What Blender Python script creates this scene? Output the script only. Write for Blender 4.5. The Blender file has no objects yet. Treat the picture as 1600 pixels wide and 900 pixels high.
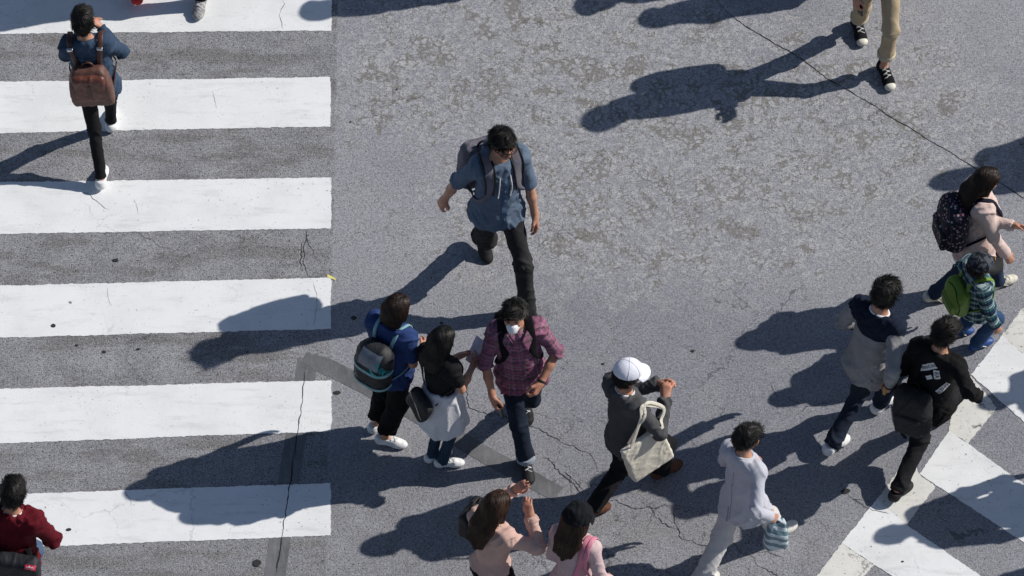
import bpy, bmesh, math, random, time
import numpy as np
from mathutils import Vector, Matrix

T0 = time.time()
SC = bpy.context.scene
COL = SC.collection
# ------------------------------------------------------------------ camera
ELEV = math.radians(52.0)          # the camera looks down this steeply
DIST = 45.0                        # metres from the lens to the middle of the crossing
PXM = 220.0                        # photo pixels per metre at that distance (1600 px wide photo)
FPX = PXM * DIST
CAMP = np.array([0.0, -DIST * math.cos(ELEV), DIST * math.sin(ELEV)])
cam = bpy.data.cameras.new('camera')
cam.sensor_width = 36.0
cam.lens = FPX / 1600.0 * 36.0
cam.clip_start = 1.0
cam.clip_end = 3000.0
camo = bpy.data.objects.new('camera', cam)
COL.objects.link(camo)
camo.location = CAMP
camo.rotation_euler = (math.pi / 2 - ELEV, 0, 0)
SC.camera = camo
# ------------------------------------------------------------------ sky and sun
SUN_EL = math.radians(38.2)
SUN_AZ = math.radians(15.5)        # measured from +x towards +y
world = bpy.data.worlds.new('World')
SC.world = world
world.use_nodes = True
wn = world.node_tree
for n in list(wn.nodes):
    wn.nodes.remove(n)
sky = wn.nodes.new('ShaderNodeTexSky')
sky.sky_type = 'NISHITA'
sky.sun_disc = False
sky.sun_elevation = SUN_EL
sky.sun_rotation = math.pi / 2 - SUN_AZ
sky.air_density = 1.0
sky.dust_density = 0.6
sky.ozone_density = 1.4
bg = wn.nodes.new('ShaderNodeBackground')
bg.inputs[1].default_value = 0.07
wo = wn.nodes.new('ShaderNodeOutputWorld')
wn.links.new(sky.outputs[0], bg.inputs[0])
wn.links.new(bg.outputs[0], wo.inputs[0])
sun = bpy.data.lights.new('sun', 'SUN')
sun.energy = 4.5
sun.angle = math.radians(0.53)
sun.color = (1.0, 0.955, 0.885)
suno = bpy.data.objects.new('sun', sun)
COL.objects.link(suno)
sd = Vector((math.cos(SUN_EL) * math.cos(SUN_AZ), math.cos(SUN_EL) * math.sin(SUN_AZ), math.sin(SUN_EL)))
suno.rotation_euler = sd.to_track_quat('Z', 'Y').to_euler()
suno.location = sd * 30
SC.view_settings.view_transform = 'Standard'
SC.view_settings.look = 'None'
SC.view_settings.exposure = 0.0
SC.view_settings.gamma = 1.0
SC.view_settings.use_curve_mapping = False
SC.cycles.max_bounces = 5
SC.cycles.diffuse_bounces = 3
SC.cycles.glossy_bounces = 2
SC.cycles.transmission_bounces = 3

# ------------------------------------------------------------------ helpers: vectors, noise, signed distances
RNG = np.random.default_rng(7)

def A(*v):
    return np.array(v, dtype=np.float64)

def nrm(v):
    v = np.asarray(v, dtype=np.float64)
    return v / max(np.linalg.norm(v), 1e-9)

def at(x, y, z=0.0):
    """The world point at height z seen at photo pixel (x, y)."""
    s, c = math.sin(ELEV), math.cos(ELEV)
    d = A(0, c, -s) + A(1, 0, 0) * (x - 800) / FPX + A(0, s, c) * (450 - y) / FPX
    return CAMP + d * (z - CAMP[2]) / d[2]

def noise3(P, seed=0):
    P = np.asarray(P, dtype=np.float64)
    I = np.floor(P).astype(np.int64)
    F = P - I
    U = F * F * (3 - 2 * F)
    out = 0
    for dx in (0, 1):
        for dy in (0, 1):
            for dz in (0, 1):
                h = (I[:, 0] + dx) * 374761393 + (I[:, 1] + dy) * 668265263 + (I[:, 2] + dz) * 1440662683 + seed * 974634413
                h = h & 0xffffffff
                h = ((h ^ (h >> 13)) * 1274126177) & 0xffffffff
                h = (h ^ (h >> 16)) & 0xffff
                w = (U[:, 0] if dx else 1 - U[:, 0]) * (U[:, 1] if dy else 1 - U[:, 1]) * (U[:, 2] if dz else 1 - U[:, 2])
                out = out + w * (h / 32767.5 - 1.0)
    return out

def cone(a, b, r1, r2, cut=None):
    a = np.asarray(a, float); b = np.asarray(b, float)
    ab = b - a; L2 = max(ab @ ab, 1e-9)
    u = ab / math.sqrt(L2)
    def f(P):
        q = P - a
        h = np.clip(q @ ab / L2, 0, 1)
        d = np.sqrt(np.maximum(((q - h[:, None] * ab) ** 2).sum(1), 1e-12)) - (r1 + (r2 - r1) * h)
        if cut is not None:
            d = np.maximum(d, (P - b) @ u - cut)
        return d
    return f

def ell(c, R, rad):
    c = np.asarray(c, float); R = np.asarray(R, float); rad = np.asarray(rad, float)
    mn = rad.min()
    def f(P):
        l = (P - c) @ R.T
        k0 = np.sqrt(((l / rad) ** 2).sum(1)) + 1e-6
        k1 = np.sqrt(((l / rad ** 2) ** 2).sum(1)) + 1e-6
        return k0 * (k0 - 1) / k1
    return f

def rbox(c, R, half, r):
    c = np.asarray(c, float); R = np.asarray(R, float); half = np.asarray(half, float) - r
    def f(P):
        q = np.abs((P - c) @ R.T) - half
        return np.sqrt((np.maximum(q, 0) ** 2).sum(1)) + np.minimum(q.max(1), 0) - r
    return f

def smin(a, b, k):
    h = np.maximum(k - np.abs(a - b), 0) / k
    return np.minimum(a, b) - h * h * k * 0.25

class SDF:
    def __init__(self):
        self.p = []; self.post = None
    def add(self, fn, k=0.02, op='u'):
        self.p.append((fn, op, k)); return self
    def comb(self, vals, idx):
        d = None
        for i, v in zip(idx, vals):
            fn, op, k = self.p[i]
            if op == 'u':
                d = v if d is None else smin(d, v, k)
            elif op == 'i':
                d = np.maximum(d, v) if d is not None else d
            else:
                d = -smin(-d, v, k) if d is not None else d
        return d
    def __call__(self, P, idx=None):
        P = np.asarray(P, float)
        idx = range(len(self.p)) if idx is None else idx
        d = self.comb([self.p[i][0](P) for i in idx], idx)
        return self.post(P, d) if self.post else d
    def grad(self, P, e=0.002):
        g = np.stack([self(P + e * np.eye(3)[i]) - self(P - e * np.eye(3)[i]) for i in range(3)], 1)
        return g / np.maximum(np.linalg.norm(g, axis=1, keepdims=True), 1e-9)

def surfnet(sdf, lo, hi, h, smooth=1):
    B = 6
    lo = np.asarray(lo, float); hi = np.asarray(hi, float)
    nb = np.maximum(np.ceil((hi - lo) / (h * B)).astype(int), 1)
    n = nb * B + 1
    bi = np.stack(np.meshgrid(*[np.arange(k) for k in nb], indexing='ij'), -1).reshape(-1, 3)
    C = lo + (bi + 0.5) * B * h
    R = B * h * 0.87
    V = np.stack([p[0](C) for p in sdf.p], 1)
    allidx = list(range(len(sdf.p)))
    d = sdf.comb([V[:, i] for i in allidx], allidx)
    if sdf.post:
        dp = sdf.post(C, d)
        keep = (np.abs(d) < R * 1.35 + 0.012) | (np.abs(dp) < R * 1.35 + 0.012)
        keep &= dp < R * 1.5 + 0.012
    else:
        keep = np.abs(d) < R * 1.35 + 0.012
    bi = bi[keep]; V = V[keep]; d = d[keep]
    if len(bi) == 0:
        return np.zeros((0, 3)), np.zeros((0, 4), int), np.zeros((0, 3))
    m = np.zeros_like(V, dtype=bool)
    for i, (fn, op, k) in enumerate(sdf.p):
        m[:, i] = True if op == 'i' else V[:, i] < (d + 2.4 * R + k + 0.01 if op == 'u' else R * 1.4 + k + 0.01)
    fu = [i for i, p in enumerate(sdf.p) if p[1] == 'u']
    mi = np.argmin(V[:, fu], 1)
    m[np.arange(len(m)), np.array(fu)[mi]] = True
    g = np.arange(B + 1)
    off = np.stack(np.meshgrid(g, g, g, indexing='ij'), -1).reshape(-1, 3)
    D = np.full(n, 1.0, dtype=np.float64)
    sig, inv = np.unique(m, axis=0, return_inverse=True)
    inv = inv.reshape(-1)
    for s in range(len(sig)):
        I = (bi[inv == s][:, None, :] * B + off[None]).reshape(-1, 3)
        D[I[:, 0], I[:, 1], I[:, 2]] = sdf(lo + I * h, np.nonzero(sig[s])[0])
    g = np.arange(B)
    offc = np.stack(np.meshgrid(g, g, g, indexing='ij'), -1).reshape(-1, 3)
    cells = (bi[:, None, :] * B + offc[None]).reshape(-1, 3)
    cor = np.array([[x, y, z] for x in (0, 1) for y in (0, 1) for z in (0, 1)])
    cv = np.stack([D[cells[:, 0] + c[0], cells[:, 1] + c[1], cells[:, 2] + c[2]] for c in cor], 1)
    ins = cv < 0
    act = ins.any(1) & ~ins.all(1)
    cells = cells[act]; cv = cv[act]
    acc = np.zeros((len(cells), 3)); cnt = np.zeros(len(cells))
    for a in range(8):
        for b in range(a + 1, 8):
            if np.abs(cor[a] - cor[b]).sum() != 1:
                continue
            va, vb = cv[:, a], cv[:, b]
            x = (va < 0) != (vb < 0)
            t = np.where(x, va / np.where(x, va - vb, 1), 0)
            acc += np.where(x[:, None], cor[a] + t[:, None] * (cor[b] - cor[a]), 0)
            cnt += x
    verts = lo + (cells + acc / np.maximum(cnt, 1)[:, None]) * h
    N = np.stack([(cv[:, cor[:, i] == 1].sum(1) - cv[:, cor[:, i] == 0].sum(1)) for i in range(3)], 1)
    cid = np.full(n, -1, dtype=np.int32)
    cid[cells[:, 0], cells[:, 1], cells[:, 2]] = np.arange(len(cells))
    faces = []
    for a in range(3):
        b, c = (a + 1) % 3, (a + 2) % 3
        e = np.zeros(3, int); e[a] = 1
        eb = np.zeros(3, int); eb[b] = 1
        ec = np.zeros(3, int); ec[c] = 1
        ok = (cells[:, b] > 0) & (cells[:, c] > 0)
        p = cells[ok]
        v0 = D[p[:, 0], p[:, 1], p[:, 2]]
        q = p + e
        v1 = D[q[:, 0], q[:, 1], q[:, 2]]
        x = (v0 < 0) != (v1 < 0)
        p = p[x]; fl = (v0[x] < 0)
        G = lambda w: cid[w[:, 0], w[:, 1], w[:, 2]]
        Q = np.stack([G(p), G(p - eb), G(p - eb - ec), G(p - ec)], 1)
        Q[~fl] = Q[~fl][:, ::-1]
        faces.append(Q[(Q >= 0).all(1)])
    faces = np.concatenate(faces)
    for _ in range(smooth):
        nx = np.roll(faces, -1, 1)
        a = faces.ravel(); b = nx.ravel()
        s = np.zeros_like(verts); w = np.zeros(len(verts))
        for i, j in ((a, b), (b, a)):
            for k in range(3):
                s[:, k] += np.bincount(i, verts[j, k], len(verts))
            w += np.bincount(i, minlength=len(verts))
        verts = np.where(w[:, None] > 0, 0.5 * verts + 0.5 * s / np.maximum(w, 1)[:, None], verts)
    N = N / np.maximum(np.linalg.norm(N, axis=1, keepdims=True), 1e-9)
    return verts, faces, N

def raw_mesh(name, verts, faces, mats, smooth=True, attrs=None, midx=None):
    verts = np.asarray(verts, dtype=np.float32)
    me = bpy.data.meshes.new(name)
    if isinstance(faces, np.ndarray):
        fl = faces.shape[1]
        me.vertices.add(len(verts)); me.vertices.foreach_set('co', verts.ravel())
        me.loops.add(faces.size); me.loops.foreach_set('vertex_index', faces.astype(np.int32).ravel())
        me.polygons.add(len(faces))
        me.polygons.foreach_set('loop_start', np.arange(0, faces.size, fl, dtype=np.int32))
        me.update(calc_edges=True)
    else:
        me.from_pydata([tuple(map(float, v)) for v in verts], [], [tuple(int(i) for i in f) for f in faces])
    me.polygons.foreach_set('use_smooth', np.full(len(me.polygons), smooth))
    for mt in (mats if isinstance(mats, (list, tuple)) else [mats]):
        me.materials.append(mt)
    if midx is not None:
        me.polygons.foreach_set('material_index', np.asarray(midx, dtype=np.int32))
    for k, v in (attrs or {}).items():
        if v.shape[1] == 4:
            at_ = me.attributes.new(k, 'FLOAT_COLOR', 'POINT'); at_.data.foreach_set('color', v.astype(np.float32).ravel())
        else:
            at_ = me.attributes.new(k, 'FLOAT_VECTOR', 'POINT'); at_.data.foreach_set('vector', v.astype(np.float32).ravel())
    me.update()
    return me

def add_obj(name, me, parent=None, loc=None):
    o = bpy.data.objects.new(name, me)
    COL.objects.link(o)
    if parent is not None:
        o.parent = parent
    if loc is not None:
        o.location = loc
    return o

def empty(name, loc, label=None, cat=None, group=None):
    o = bpy.data.objects.new(name, None)
    COL.objects.link(o)
    o.location = loc
    o.empty_display_size = 0.1
    if label: o['label'] = label
    if cat: o['category'] = cat
    if group: o['group'] = group
    return o

def base_of(parent):
    """World position of a thing's base (parts sit at its origin)."""
    b = np.zeros(3)
    while parent is not None:
        b = b + np.array(parent.location); parent = parent.parent
    return b

def part(name, verts, faces, mats, parent, smooth=True, attrs=None, midx=None):
    me = raw_mesh(name, np.asarray(verts) - base_of(parent), faces, mats, smooth, attrs, midx)
    return add_obj(name, me, parent)

def sdf_part(name, sdf, lo, hi, h, mat, parent, disp=None, smooth=1, attrs=None):
    v, f, n = surfnet(sdf, lo, hi, h, smooth)
    at_ = attrs(v) if attrs else None
    if disp is not None:
        v = v + n * disp(v)[:, None]
    return part(name, v, f, mat, parent, True, at_)

def catmull(pts, n):
    pts = np.asarray(pts, float)
    p = np.vstack([2 * pts[0] - pts[1], pts, 2 * pts[-1] - pts[-2]])
    out = []
    m = len(pts) - 1
    for u in np.linspace(0, m, n):
        i = min(int(u), m - 1); t = u - i
        a, b, c, d = p[i], p[i + 1], p[i + 2], p[i + 3]
        out.append(0.5 * (2 * b + (c - a) * t + (2 * a - 5 * b + 4 * c - d) * t * t + (3 * b - a - 3 * c + d) * t ** 3))
    return np.array(out)

def tube(pts, r, sides=6, closed=False):
    pts = np.asarray(pts, float); n = len(pts)
    rr = np.full(n, r) if np.isscalar(r) else np.asarray(r)
    T = np.gradient(pts, axis=0) if not closed else np.roll(pts, -1, 0) - np.roll(pts, 1, 0)
    T /= np.maximum(np.linalg.norm(T, axis=1, keepdims=True), 1e-9)
    ref = A(0.13, 0.21, 0.97)
    U = np.cross(T, ref); U /= np.maximum(np.linalg.norm(U, axis=1, keepdims=True), 1e-6)
    W = np.cross(T, U)
    a = np.arange(sides) * 2 * math.pi / sides
    V = (pts[:, None] + rr[:, None, None] * (np.cos(a)[None, :, None] * U[:, None] + np.sin(a)[None, :, None] * W[:, None])).reshape(-1, 3)
    F = []
    for i in range(n if closed else n - 1):
        j = (i + 1) % n
        for s in range(sides):
            t = (s + 1) % sides
            F.append((i * sides + s, i * sides + t, j * sides + t, j * sides + s))
    return V, np.array(F)

def ribbon(pts, N, width, thick):
    """A strap of real thickness along pts, lying flat against normals N."""
    pts = np.asarray(pts, float); n = len(pts)
    T = np.gradient(pts, axis=0); T /= np.maximum(np.linalg.norm(T, axis=1, keepdims=True), 1e-9)
    S = np.cross(T, N); S /= np.maximum(np.linalg.norm(S, axis=1, keepdims=True), 1e-9)
    w = np.full(n, width) if np.isscalar(width) else np.asarray(width)
    prof = [(-.5, 0), (-.5, .7), (-.36, 1), (.36, 1), (.5, .7), (.5, 0)]
    V = np.stack([pts + S * (w * a)[:, None] + N * (thick * b) for a, b in prof], 1).reshape(-1, 3)
    F = []; m = len(prof)
    for i in range(n - 1):
        for s in range(m):
            t = (s + 1) % m
            F.append((i * m + s, i * m + t, (i + 1) * m + t, (i + 1) * m + s))
    return V, np.array(F)

def join(parts):
    V = []; F = []; o = 0
    for v, f in parts:
        V.append(v); F.append(np.asarray(f) + o); o += len(v)
    return np.concatenate(V), np.concatenate(F)

def strap_on(pts, sdf, off, width, thick, n=26, pull=True, name='strap', mat=None, parent=None, lift=None):
    """A strap that follows pts and lies on the surface of sdf."""
    P = catmull(pts, n)
    for _ in range(3):
        d = sdf(P); g = sdf.grad(P)
        mv = (off - d) if pull else np.maximum(off - d, 0)
        P = P + g * np.clip(mv, -0.05, 0.08)[:, None]
    for _ in range(3):
        P[1:-1] = .5 * P[1:-1] + .25 * (P[:-2] + P[2:])
    g = sdf.grad(P)
    for _ in range(4):
        g[1:-1] = g[1:-1] + .5 * (g[:-2] + g[2:])
        g /= np.maximum(np.linalg.norm(g, axis=1, keepdims=True), 1e-9)
    if lift is not None:
        width = width * np.interp(np.linspace(0, 1, n), *lift)
    v, f = ribbon(P, g, width, thick)
    return part(name, v, f, mat, parent)

def on_surface(sdf, x, y):
    """Where the sight line through photo pixel (x, y) meets a surface, and the outward normal there."""
    a, b = at(x, y, 2.2), at(x, y, 0.0)
    d = nrm(b - a); P = a[None].copy()
    for _ in range(80):
        P = P + d * np.clip(sdf(P), -.02, .05)[:, None] * .8
    return P[0], sdf.grad(P)[0]

def decal(uv, faces, org, ux, uy, nn, sdf, disp, off, name, mat, parent, attrs=None):
    """Flat print (u, v in metres) laid onto a curved surface."""
    uv = np.asarray(uv, float)
    P = org + uv[:, :1] * ux + uv[:, 1:2] * uy + nn * 0.12
    for _ in range(40):
        P = P - nn * np.clip(sdf(P), -0.02, 0.05)[:, None] * 0.8
        far = ((P - org) @ nn) < -0.08
        P[far] = (P - nn * ((P - org) @ nn + 0.08)[:, None])[far]
    for _ in range(5):
        P = P - sdf.grad(P) * np.clip(sdf(P), -0.05, 0.05)[:, None]
    at_ = attrs(P) if attrs else None
    if disp is not None:
        P = P + nn * disp(P)[:, None]
    return part(name, P + nn * off, faces, mat, parent, True, at_)

def grid2(x0, x1, y0, y1, nx, ny):
    X, Y = np.meshgrid(np.linspace(x0, x1, nx + 1), np.linspace(y0, y1, ny + 1), indexing='ij')
    V = np.stack([X.ravel(), Y.ravel()], 1)
    F = [(i * (ny + 1) + j, (i + 1) * (ny + 1) + j, (i + 1) * (ny + 1) + j + 1, i * (ny + 1) + j + 1) for i in range(nx) for j in range(ny)]
    return V, np.array(F)

def text_uv(s, size):
    cu = bpy.data.curves.new('lettering', 'FONT')
    cu.body = s; cu.size = size; cu.align_x = 'CENTER'; cu.align_y = 'CENTER'; cu.resolution_u = 3
    o = bpy.data.objects.new('lettering', cu); COL.objects.link(o)
    dg = bpy.context.evaluated_depsgraph_get()
    me = o.evaluated_get(dg).to_mesh()
    V = np.array([v.co[:2] for v in me.vertices]); F = [tuple(p.vertices) for p in me.polygons]
    o.evaluated_get(dg).to_mesh_clear()
    bpy.data.objects.remove(o); bpy.data.curves.remove(cu)
    return V, F
# ------------------------------------------------------------------ materials
MATS = {}

class NT:
    """Small node-tree builder."""
    def __init__(self, name):
        self.m = bpy.data.materials.new(name); self.m.use_nodes = True
        self.t = self.m.node_tree
        for n in list(self.t.nodes): self.t.nodes.remove(n)
        self.out = self.t.nodes.new('ShaderNodeOutputMaterial')
        self.b = self.t.nodes.new('ShaderNodeBsdfPrincipled')
        self.t.links.new(self.b.outputs[0], self.out.inputs[0])
    def put(self, sock, v):
        if hasattr(v, 'is_output') or isinstance(v, bpy.types.NodeSocket):
            self.t.links.new(v, sock)
        else:
            if isinstance(v, (tuple, list)) and len(v) == 3 and sock.type == 'RGBA': v = (*v, 1)
            sock.default_value = v
    def node(self, typ, ins=None, **kw):
        n = self.t.nodes.new(typ)
        for k, v in kw.items(): setattr(n, k, v)
        for k, v in (ins or {}).items(): self.put(n.inputs[k], v)
        return n
    def pos(self):
        return self.node('ShaderNodeNewGeometry').outputs['Position']
    def obj(self):
        return self.node('ShaderNodeTexCoord').outputs['Object']
    def attr(self, name, out='Vector'):
        return self.node('ShaderNodeAttribute', attribute_name=name).outputs[out]
    def noise(self, vec, scale, detail=3, rough=.55, dist=0.0, out=0):
        n = self.node('ShaderNodeTexNoise', {'Scale': scale, 'Detail': detail, 'Roughness': rough, 'Distortion': dist})
        self.put(n.inputs['Vector'], vec); return n.outputs[out]
    def voro(self, vec, scale, feature='F1', out='Distance', rnd=1.0):
        n = self.node('ShaderNodeTexVoronoi', feature=feature); n.inputs['Scale'].default_value = scale
        n.inputs['Randomness'].default_value = rnd
        self.put(n.inputs['Vector'], vec); return n.outputs[out]
    def ramp(self, v, a, b, lo=0.0, hi=1.0, smooth=True):
        n = self.node('ShaderNodeMapRange', {0: v, 1: a, 2: b, 3: lo, 4: hi})
        if smooth: n.interpolation_type = 'SMOOTHSTEP'
        return n.outputs[0]
    def math(self, op, a, b=0.0, c=None):
        n = self.node('ShaderNodeMath', operation=op); self.put(n.inputs[0], a); self.put(n.inputs[1], b)
        if c is not None: self.put(n.inputs[2], c)
        return n.outputs[0]
    def vmath(self, op, a, b):
        n = self.node('ShaderNodeVectorMath', operation=op); self.put(n.inputs[0], a); self.put(n.inputs[1], b)
        return n.outputs[0]
    def mix(self, f, a, b, mode='MIX'):
        n = self.node('ShaderNodeMix', data_type='RGBA', blend_type=mode); n.clamp_factor = True
        self.put(n.inputs[0], f); self.put(n.inputs[6], a); self.put(n.inputs[7], b); return n.outputs[2]
    def xyz(self, v):
        n = self.node('ShaderNodeSeparateXYZ'); self.put(n.inputs[0], v); return n.outputs
    def vec(self, x, y, z):
        n = self.node('ShaderNodeCombineXYZ')
        for i, s in enumerate((x, y, z)): self.put(n.inputs[i], s)
        return n.outputs[0]
    def bump(self, h, strength=.3, dist=.004):
        n = self.node('ShaderNodeBump', {'Strength': strength, 'Distance': dist, 'Height': h})
        self.t.links.new(n.outputs[0], self.b.inputs['Normal']); return n
    def done(self, col, rough=.85, spec=.3, **kw):
        self.put(self.b.inputs['Base Color'], col); self.put(self.b.inputs['Roughness'], rough)
        self.put(self.b.inputs['Specular IOR Level'], spec)
        for k, v in kw.items(): self.put(self.b.inputs[k.replace('_', ' ')], v)
        return self.m

def sc3(c, s): return tuple(x * s for x in c)

def cloth(key, col, var=.22, rough=.9, weave=1.0, spec=.12, sheen=0.0):
    if key in MATS: return MATS[key]
    t = NT(key); p = t.pos()
    n = t.noise(p, 9, 4, .6)
    f = t.noise(p, 240, 2, .6)
    c = t.mix(t.ramp(n, .3, .7), sc3(col, 1 - var), sc3(col, 1 + var))
    c = t.mix(t.math('MULTIPLY', t.ramp(f, .35, .65), .35 * weave), c, sc3(col, .62))
    t.bump(t.math('ADD', t.noise(p, 38, 3, .55), t.math('MULTIPLY', f, .35 * weave)), .45, .006)
    MATS[key] = t.done(c, rough, spec, Sheen_Weight=sheen, Sheen_Roughness=.6)
    return MATS[key]

def denim(key, col, wear=.5):
    if key in MATS: return MATS[key]
    t = NT(key); p = t.pos()
    n = t.noise(p, 7, 5, .65); f = t.noise(t.vmath('MULTIPLY', p, (300, 300, 90)), 1, 2)
    c = t.mix(t.ramp(n, .35, .75), col, tuple(x * 1.0 + wear * y for x, y in zip(col, (.05, .065, .085))))
    c = t.mix(t.math('MULTIPLY', t.ramp(f, .4, .7), .4), c, tuple(min(1, x * 2.2 + .01) for x in col))
    t.bump(t.math('ADD', t.noise(p, 30, 3), t.math('MULTIPLY', f, .3)), .5, .006)
    MATS[key] = t.done(c, .88, .12)
    return MATS[key]

def plain(key, col, rough=.5, spec=.4, metal=0.0, var=.12, scale=25, bump=.15):
    if key in MATS: return MATS[key]
    t = NT(key); p = t.pos(); n = t.noise(p, scale, 4, .6)
    c = t.mix(t.ramp(n, .3, .7), sc3(col, 1 - var), sc3(col, 1 + var))
    t.bump(n, bump, .004)
    MATS[key] = t.done(c, t.ramp(n, .2, .8, max(rough - .1, .05), min(rough + .1, 1)), spec, Metallic=metal)
    return MATS[key]

def plaid(key, base, bands, vb=None, cell=.11):
    """bands: (period offset, width, colour, strength) along both directions of the cloth."""
    if key in MATS: return MATS[key]
    t = NT(key); l = t.xyz(t.attr('lc')); p = t.pos()
    col = base
    for ax in (0, 1):
        u = t.math('FRACT', t.math('ADD', t.math('MULTIPLY', l[ax], 1 / cell), 40.0))
        for (o, w, c, s) in bands:
            d = t.math('ABSOLUTE', t.math('SUBTRACT', u, o))
            k = t.ramp(d, w * .5, w * .5 + .03, s, 0)
            col = t.mix(k, col, c)
    n = t.noise(p, 8, 4)
    col = t.mix(t.ramp(n, .3, .75, 0, .3), col, (.02, .02, .025))
    t.bump(t.noise(p, 38, 3), .45, .006)
    MATS[key] = t.done(col, .9, .12)
    return MATS[key]

def two_tone(key, top, low, z):
    t = NT(key); l = t.xyz(t.attr('lc')); p = t.pos()
    n = t.noise(p, 9, 4)
    f = t.noise(p, 260, 2)
    a = t.mix(t.ramp(n, .3, .7), sc3(low, .85), sc3(low, 1.15))
    a = t.mix(t.math('MULTIPLY', t.ramp(f, .4, .6), .5), a, sc3(low, .6))
    c = t.mix(t.ramp(l[2], z - .004, z + .004), a, top)
    t.bump(t.noise(p, 36, 3), .45, .006)
    return t.done(c, .9, .1)

def stripes_mat(key, a, b, period, ax=0, wobble=.25):
    t = NT(key); p = t.obj(); x = t.xyz(p)
    n = t.noise(p, 9, 3)
    u = t.math('FRACT', t.math('ADD', t.math('MULTIPLY', t.math('ADD', x[2], t.math('MULTIPLY', x[0], .55)), 1 / period), t.math('MULTIPLY', n, wobble)))
    c = t.mix(t.ramp(u, .5, .56), a, b)
    t.bump(t.noise(p, 40, 3), .5, .006)
    return t.done(c, .6, .3)

def floral_mat(key):
    t = NT(key); p = t.obj()
    d = t.voro(p, 42, 'F1', 'Distance', .8); rc = t.voro(p, 42, 'F1', 'Color', .8)
    r = t.xyz(rc)
    c = t.mix(t.ramp(d, .34, .40, 1, 0), (.008, .009, .022), t.mix(r[0], (.30, .07, .12), (.45, .40, .42)))
    c = t.mix(t.ramp(d, .10, .14, 1, 0), c, (.35, .18, .08))
    c = t.mix(t.ramp(r[1], .42, .46), (.008, .009, .022), c)
    t.bump(t.noise(p, 40, 3), .4, .005)
    return t.done(c, .75, .3)

def camo_mat(key):
    t = NT(key); p = t.obj(); n = t.noise(p, 28, 3, .5)
    c = t.mix(t.ramp(n, .48, .52), (.012, .014, .02), (.07, .08, .10))
    c = t.mix(t.ramp(t.noise(p, 45, 2), .6, .63), c, (.02, .022, .03))
    return t.done(c, .8, .2)

def skin_mat():
    t = NT('skin'); p = t.pos()
    c = t.attr('tint', 'Color')
    n = t.noise(p, 55, 4)
    c = t.mix(t.ramp(n, .3, .7, 0, .22), c, (.30, .10, .065))
    t.bump(t.noise(p, 120, 3), .12, .003)
    m = t.done(c, .5, .35)
    t.b.inputs['Subsurface Weight'].default_value = .12
    t.b.inputs['Subsurface Radius'].default_value = (.008, .003, .0015)
    t.b.inputs['Subsurface Scale'].default_value = 1.0
    return m

def hair_mat(key, col, hi):
    t = NT(key); a = t.xyz(t.attr('lc'))
    c = t.mix(a[0], col, hi)
    return t.done(c, t.ramp(a[1], 0, 1, .38, .6), .26)

M_skin = skin_mat()
M_hair_black = hair_mat('black_hair', (.0035, .0032, .0032), (.013, .011, .010))
M_hair_brown = hair_mat('brown_hair', (.011, .006, .004), (.085, .040, .024))
M_hair_dark = hair_mat('dark_brown_hair', (.006, .004, .0035), (.045, .022, .015))
M_white_rubber = plain('white_rubber', (.58, .58, .57), .6, .3)
M_black_rubber = plain('black_rubber', (.012, .012, .013), .7, .3)
M_white_leather = plain('white_leather', (.72, .72, .73), .5, .4)
M_black_nylon = cloth('black_nylon', (.012, .012, .014), .2, .7, spec=.35)
M_metal = plain('steel', (.6, .6, .6), .3, .5, 1.0)
M_dark_metal = plain('dark_metal', (.05, .05, .05), .4, .5, .6)
# ------------------------------------------------------------------ the road
def line_mask(t, x, y, pa, pb, w, soft):
    """1 on the left of the line pa>pb (world), fading over soft."""
    a = at(*pa); b = at(*pb); d = nrm(b - a)
    s = t.math('ADD', t.math('MULTIPLY', t.math('SUBTRACT', x, a[0]), -d[1]), t.math('MULTIPLY', t.math('SUBTRACT', y, a[1]), d[0]))
    return t.ramp(s, w - soft, w + soft)

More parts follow.
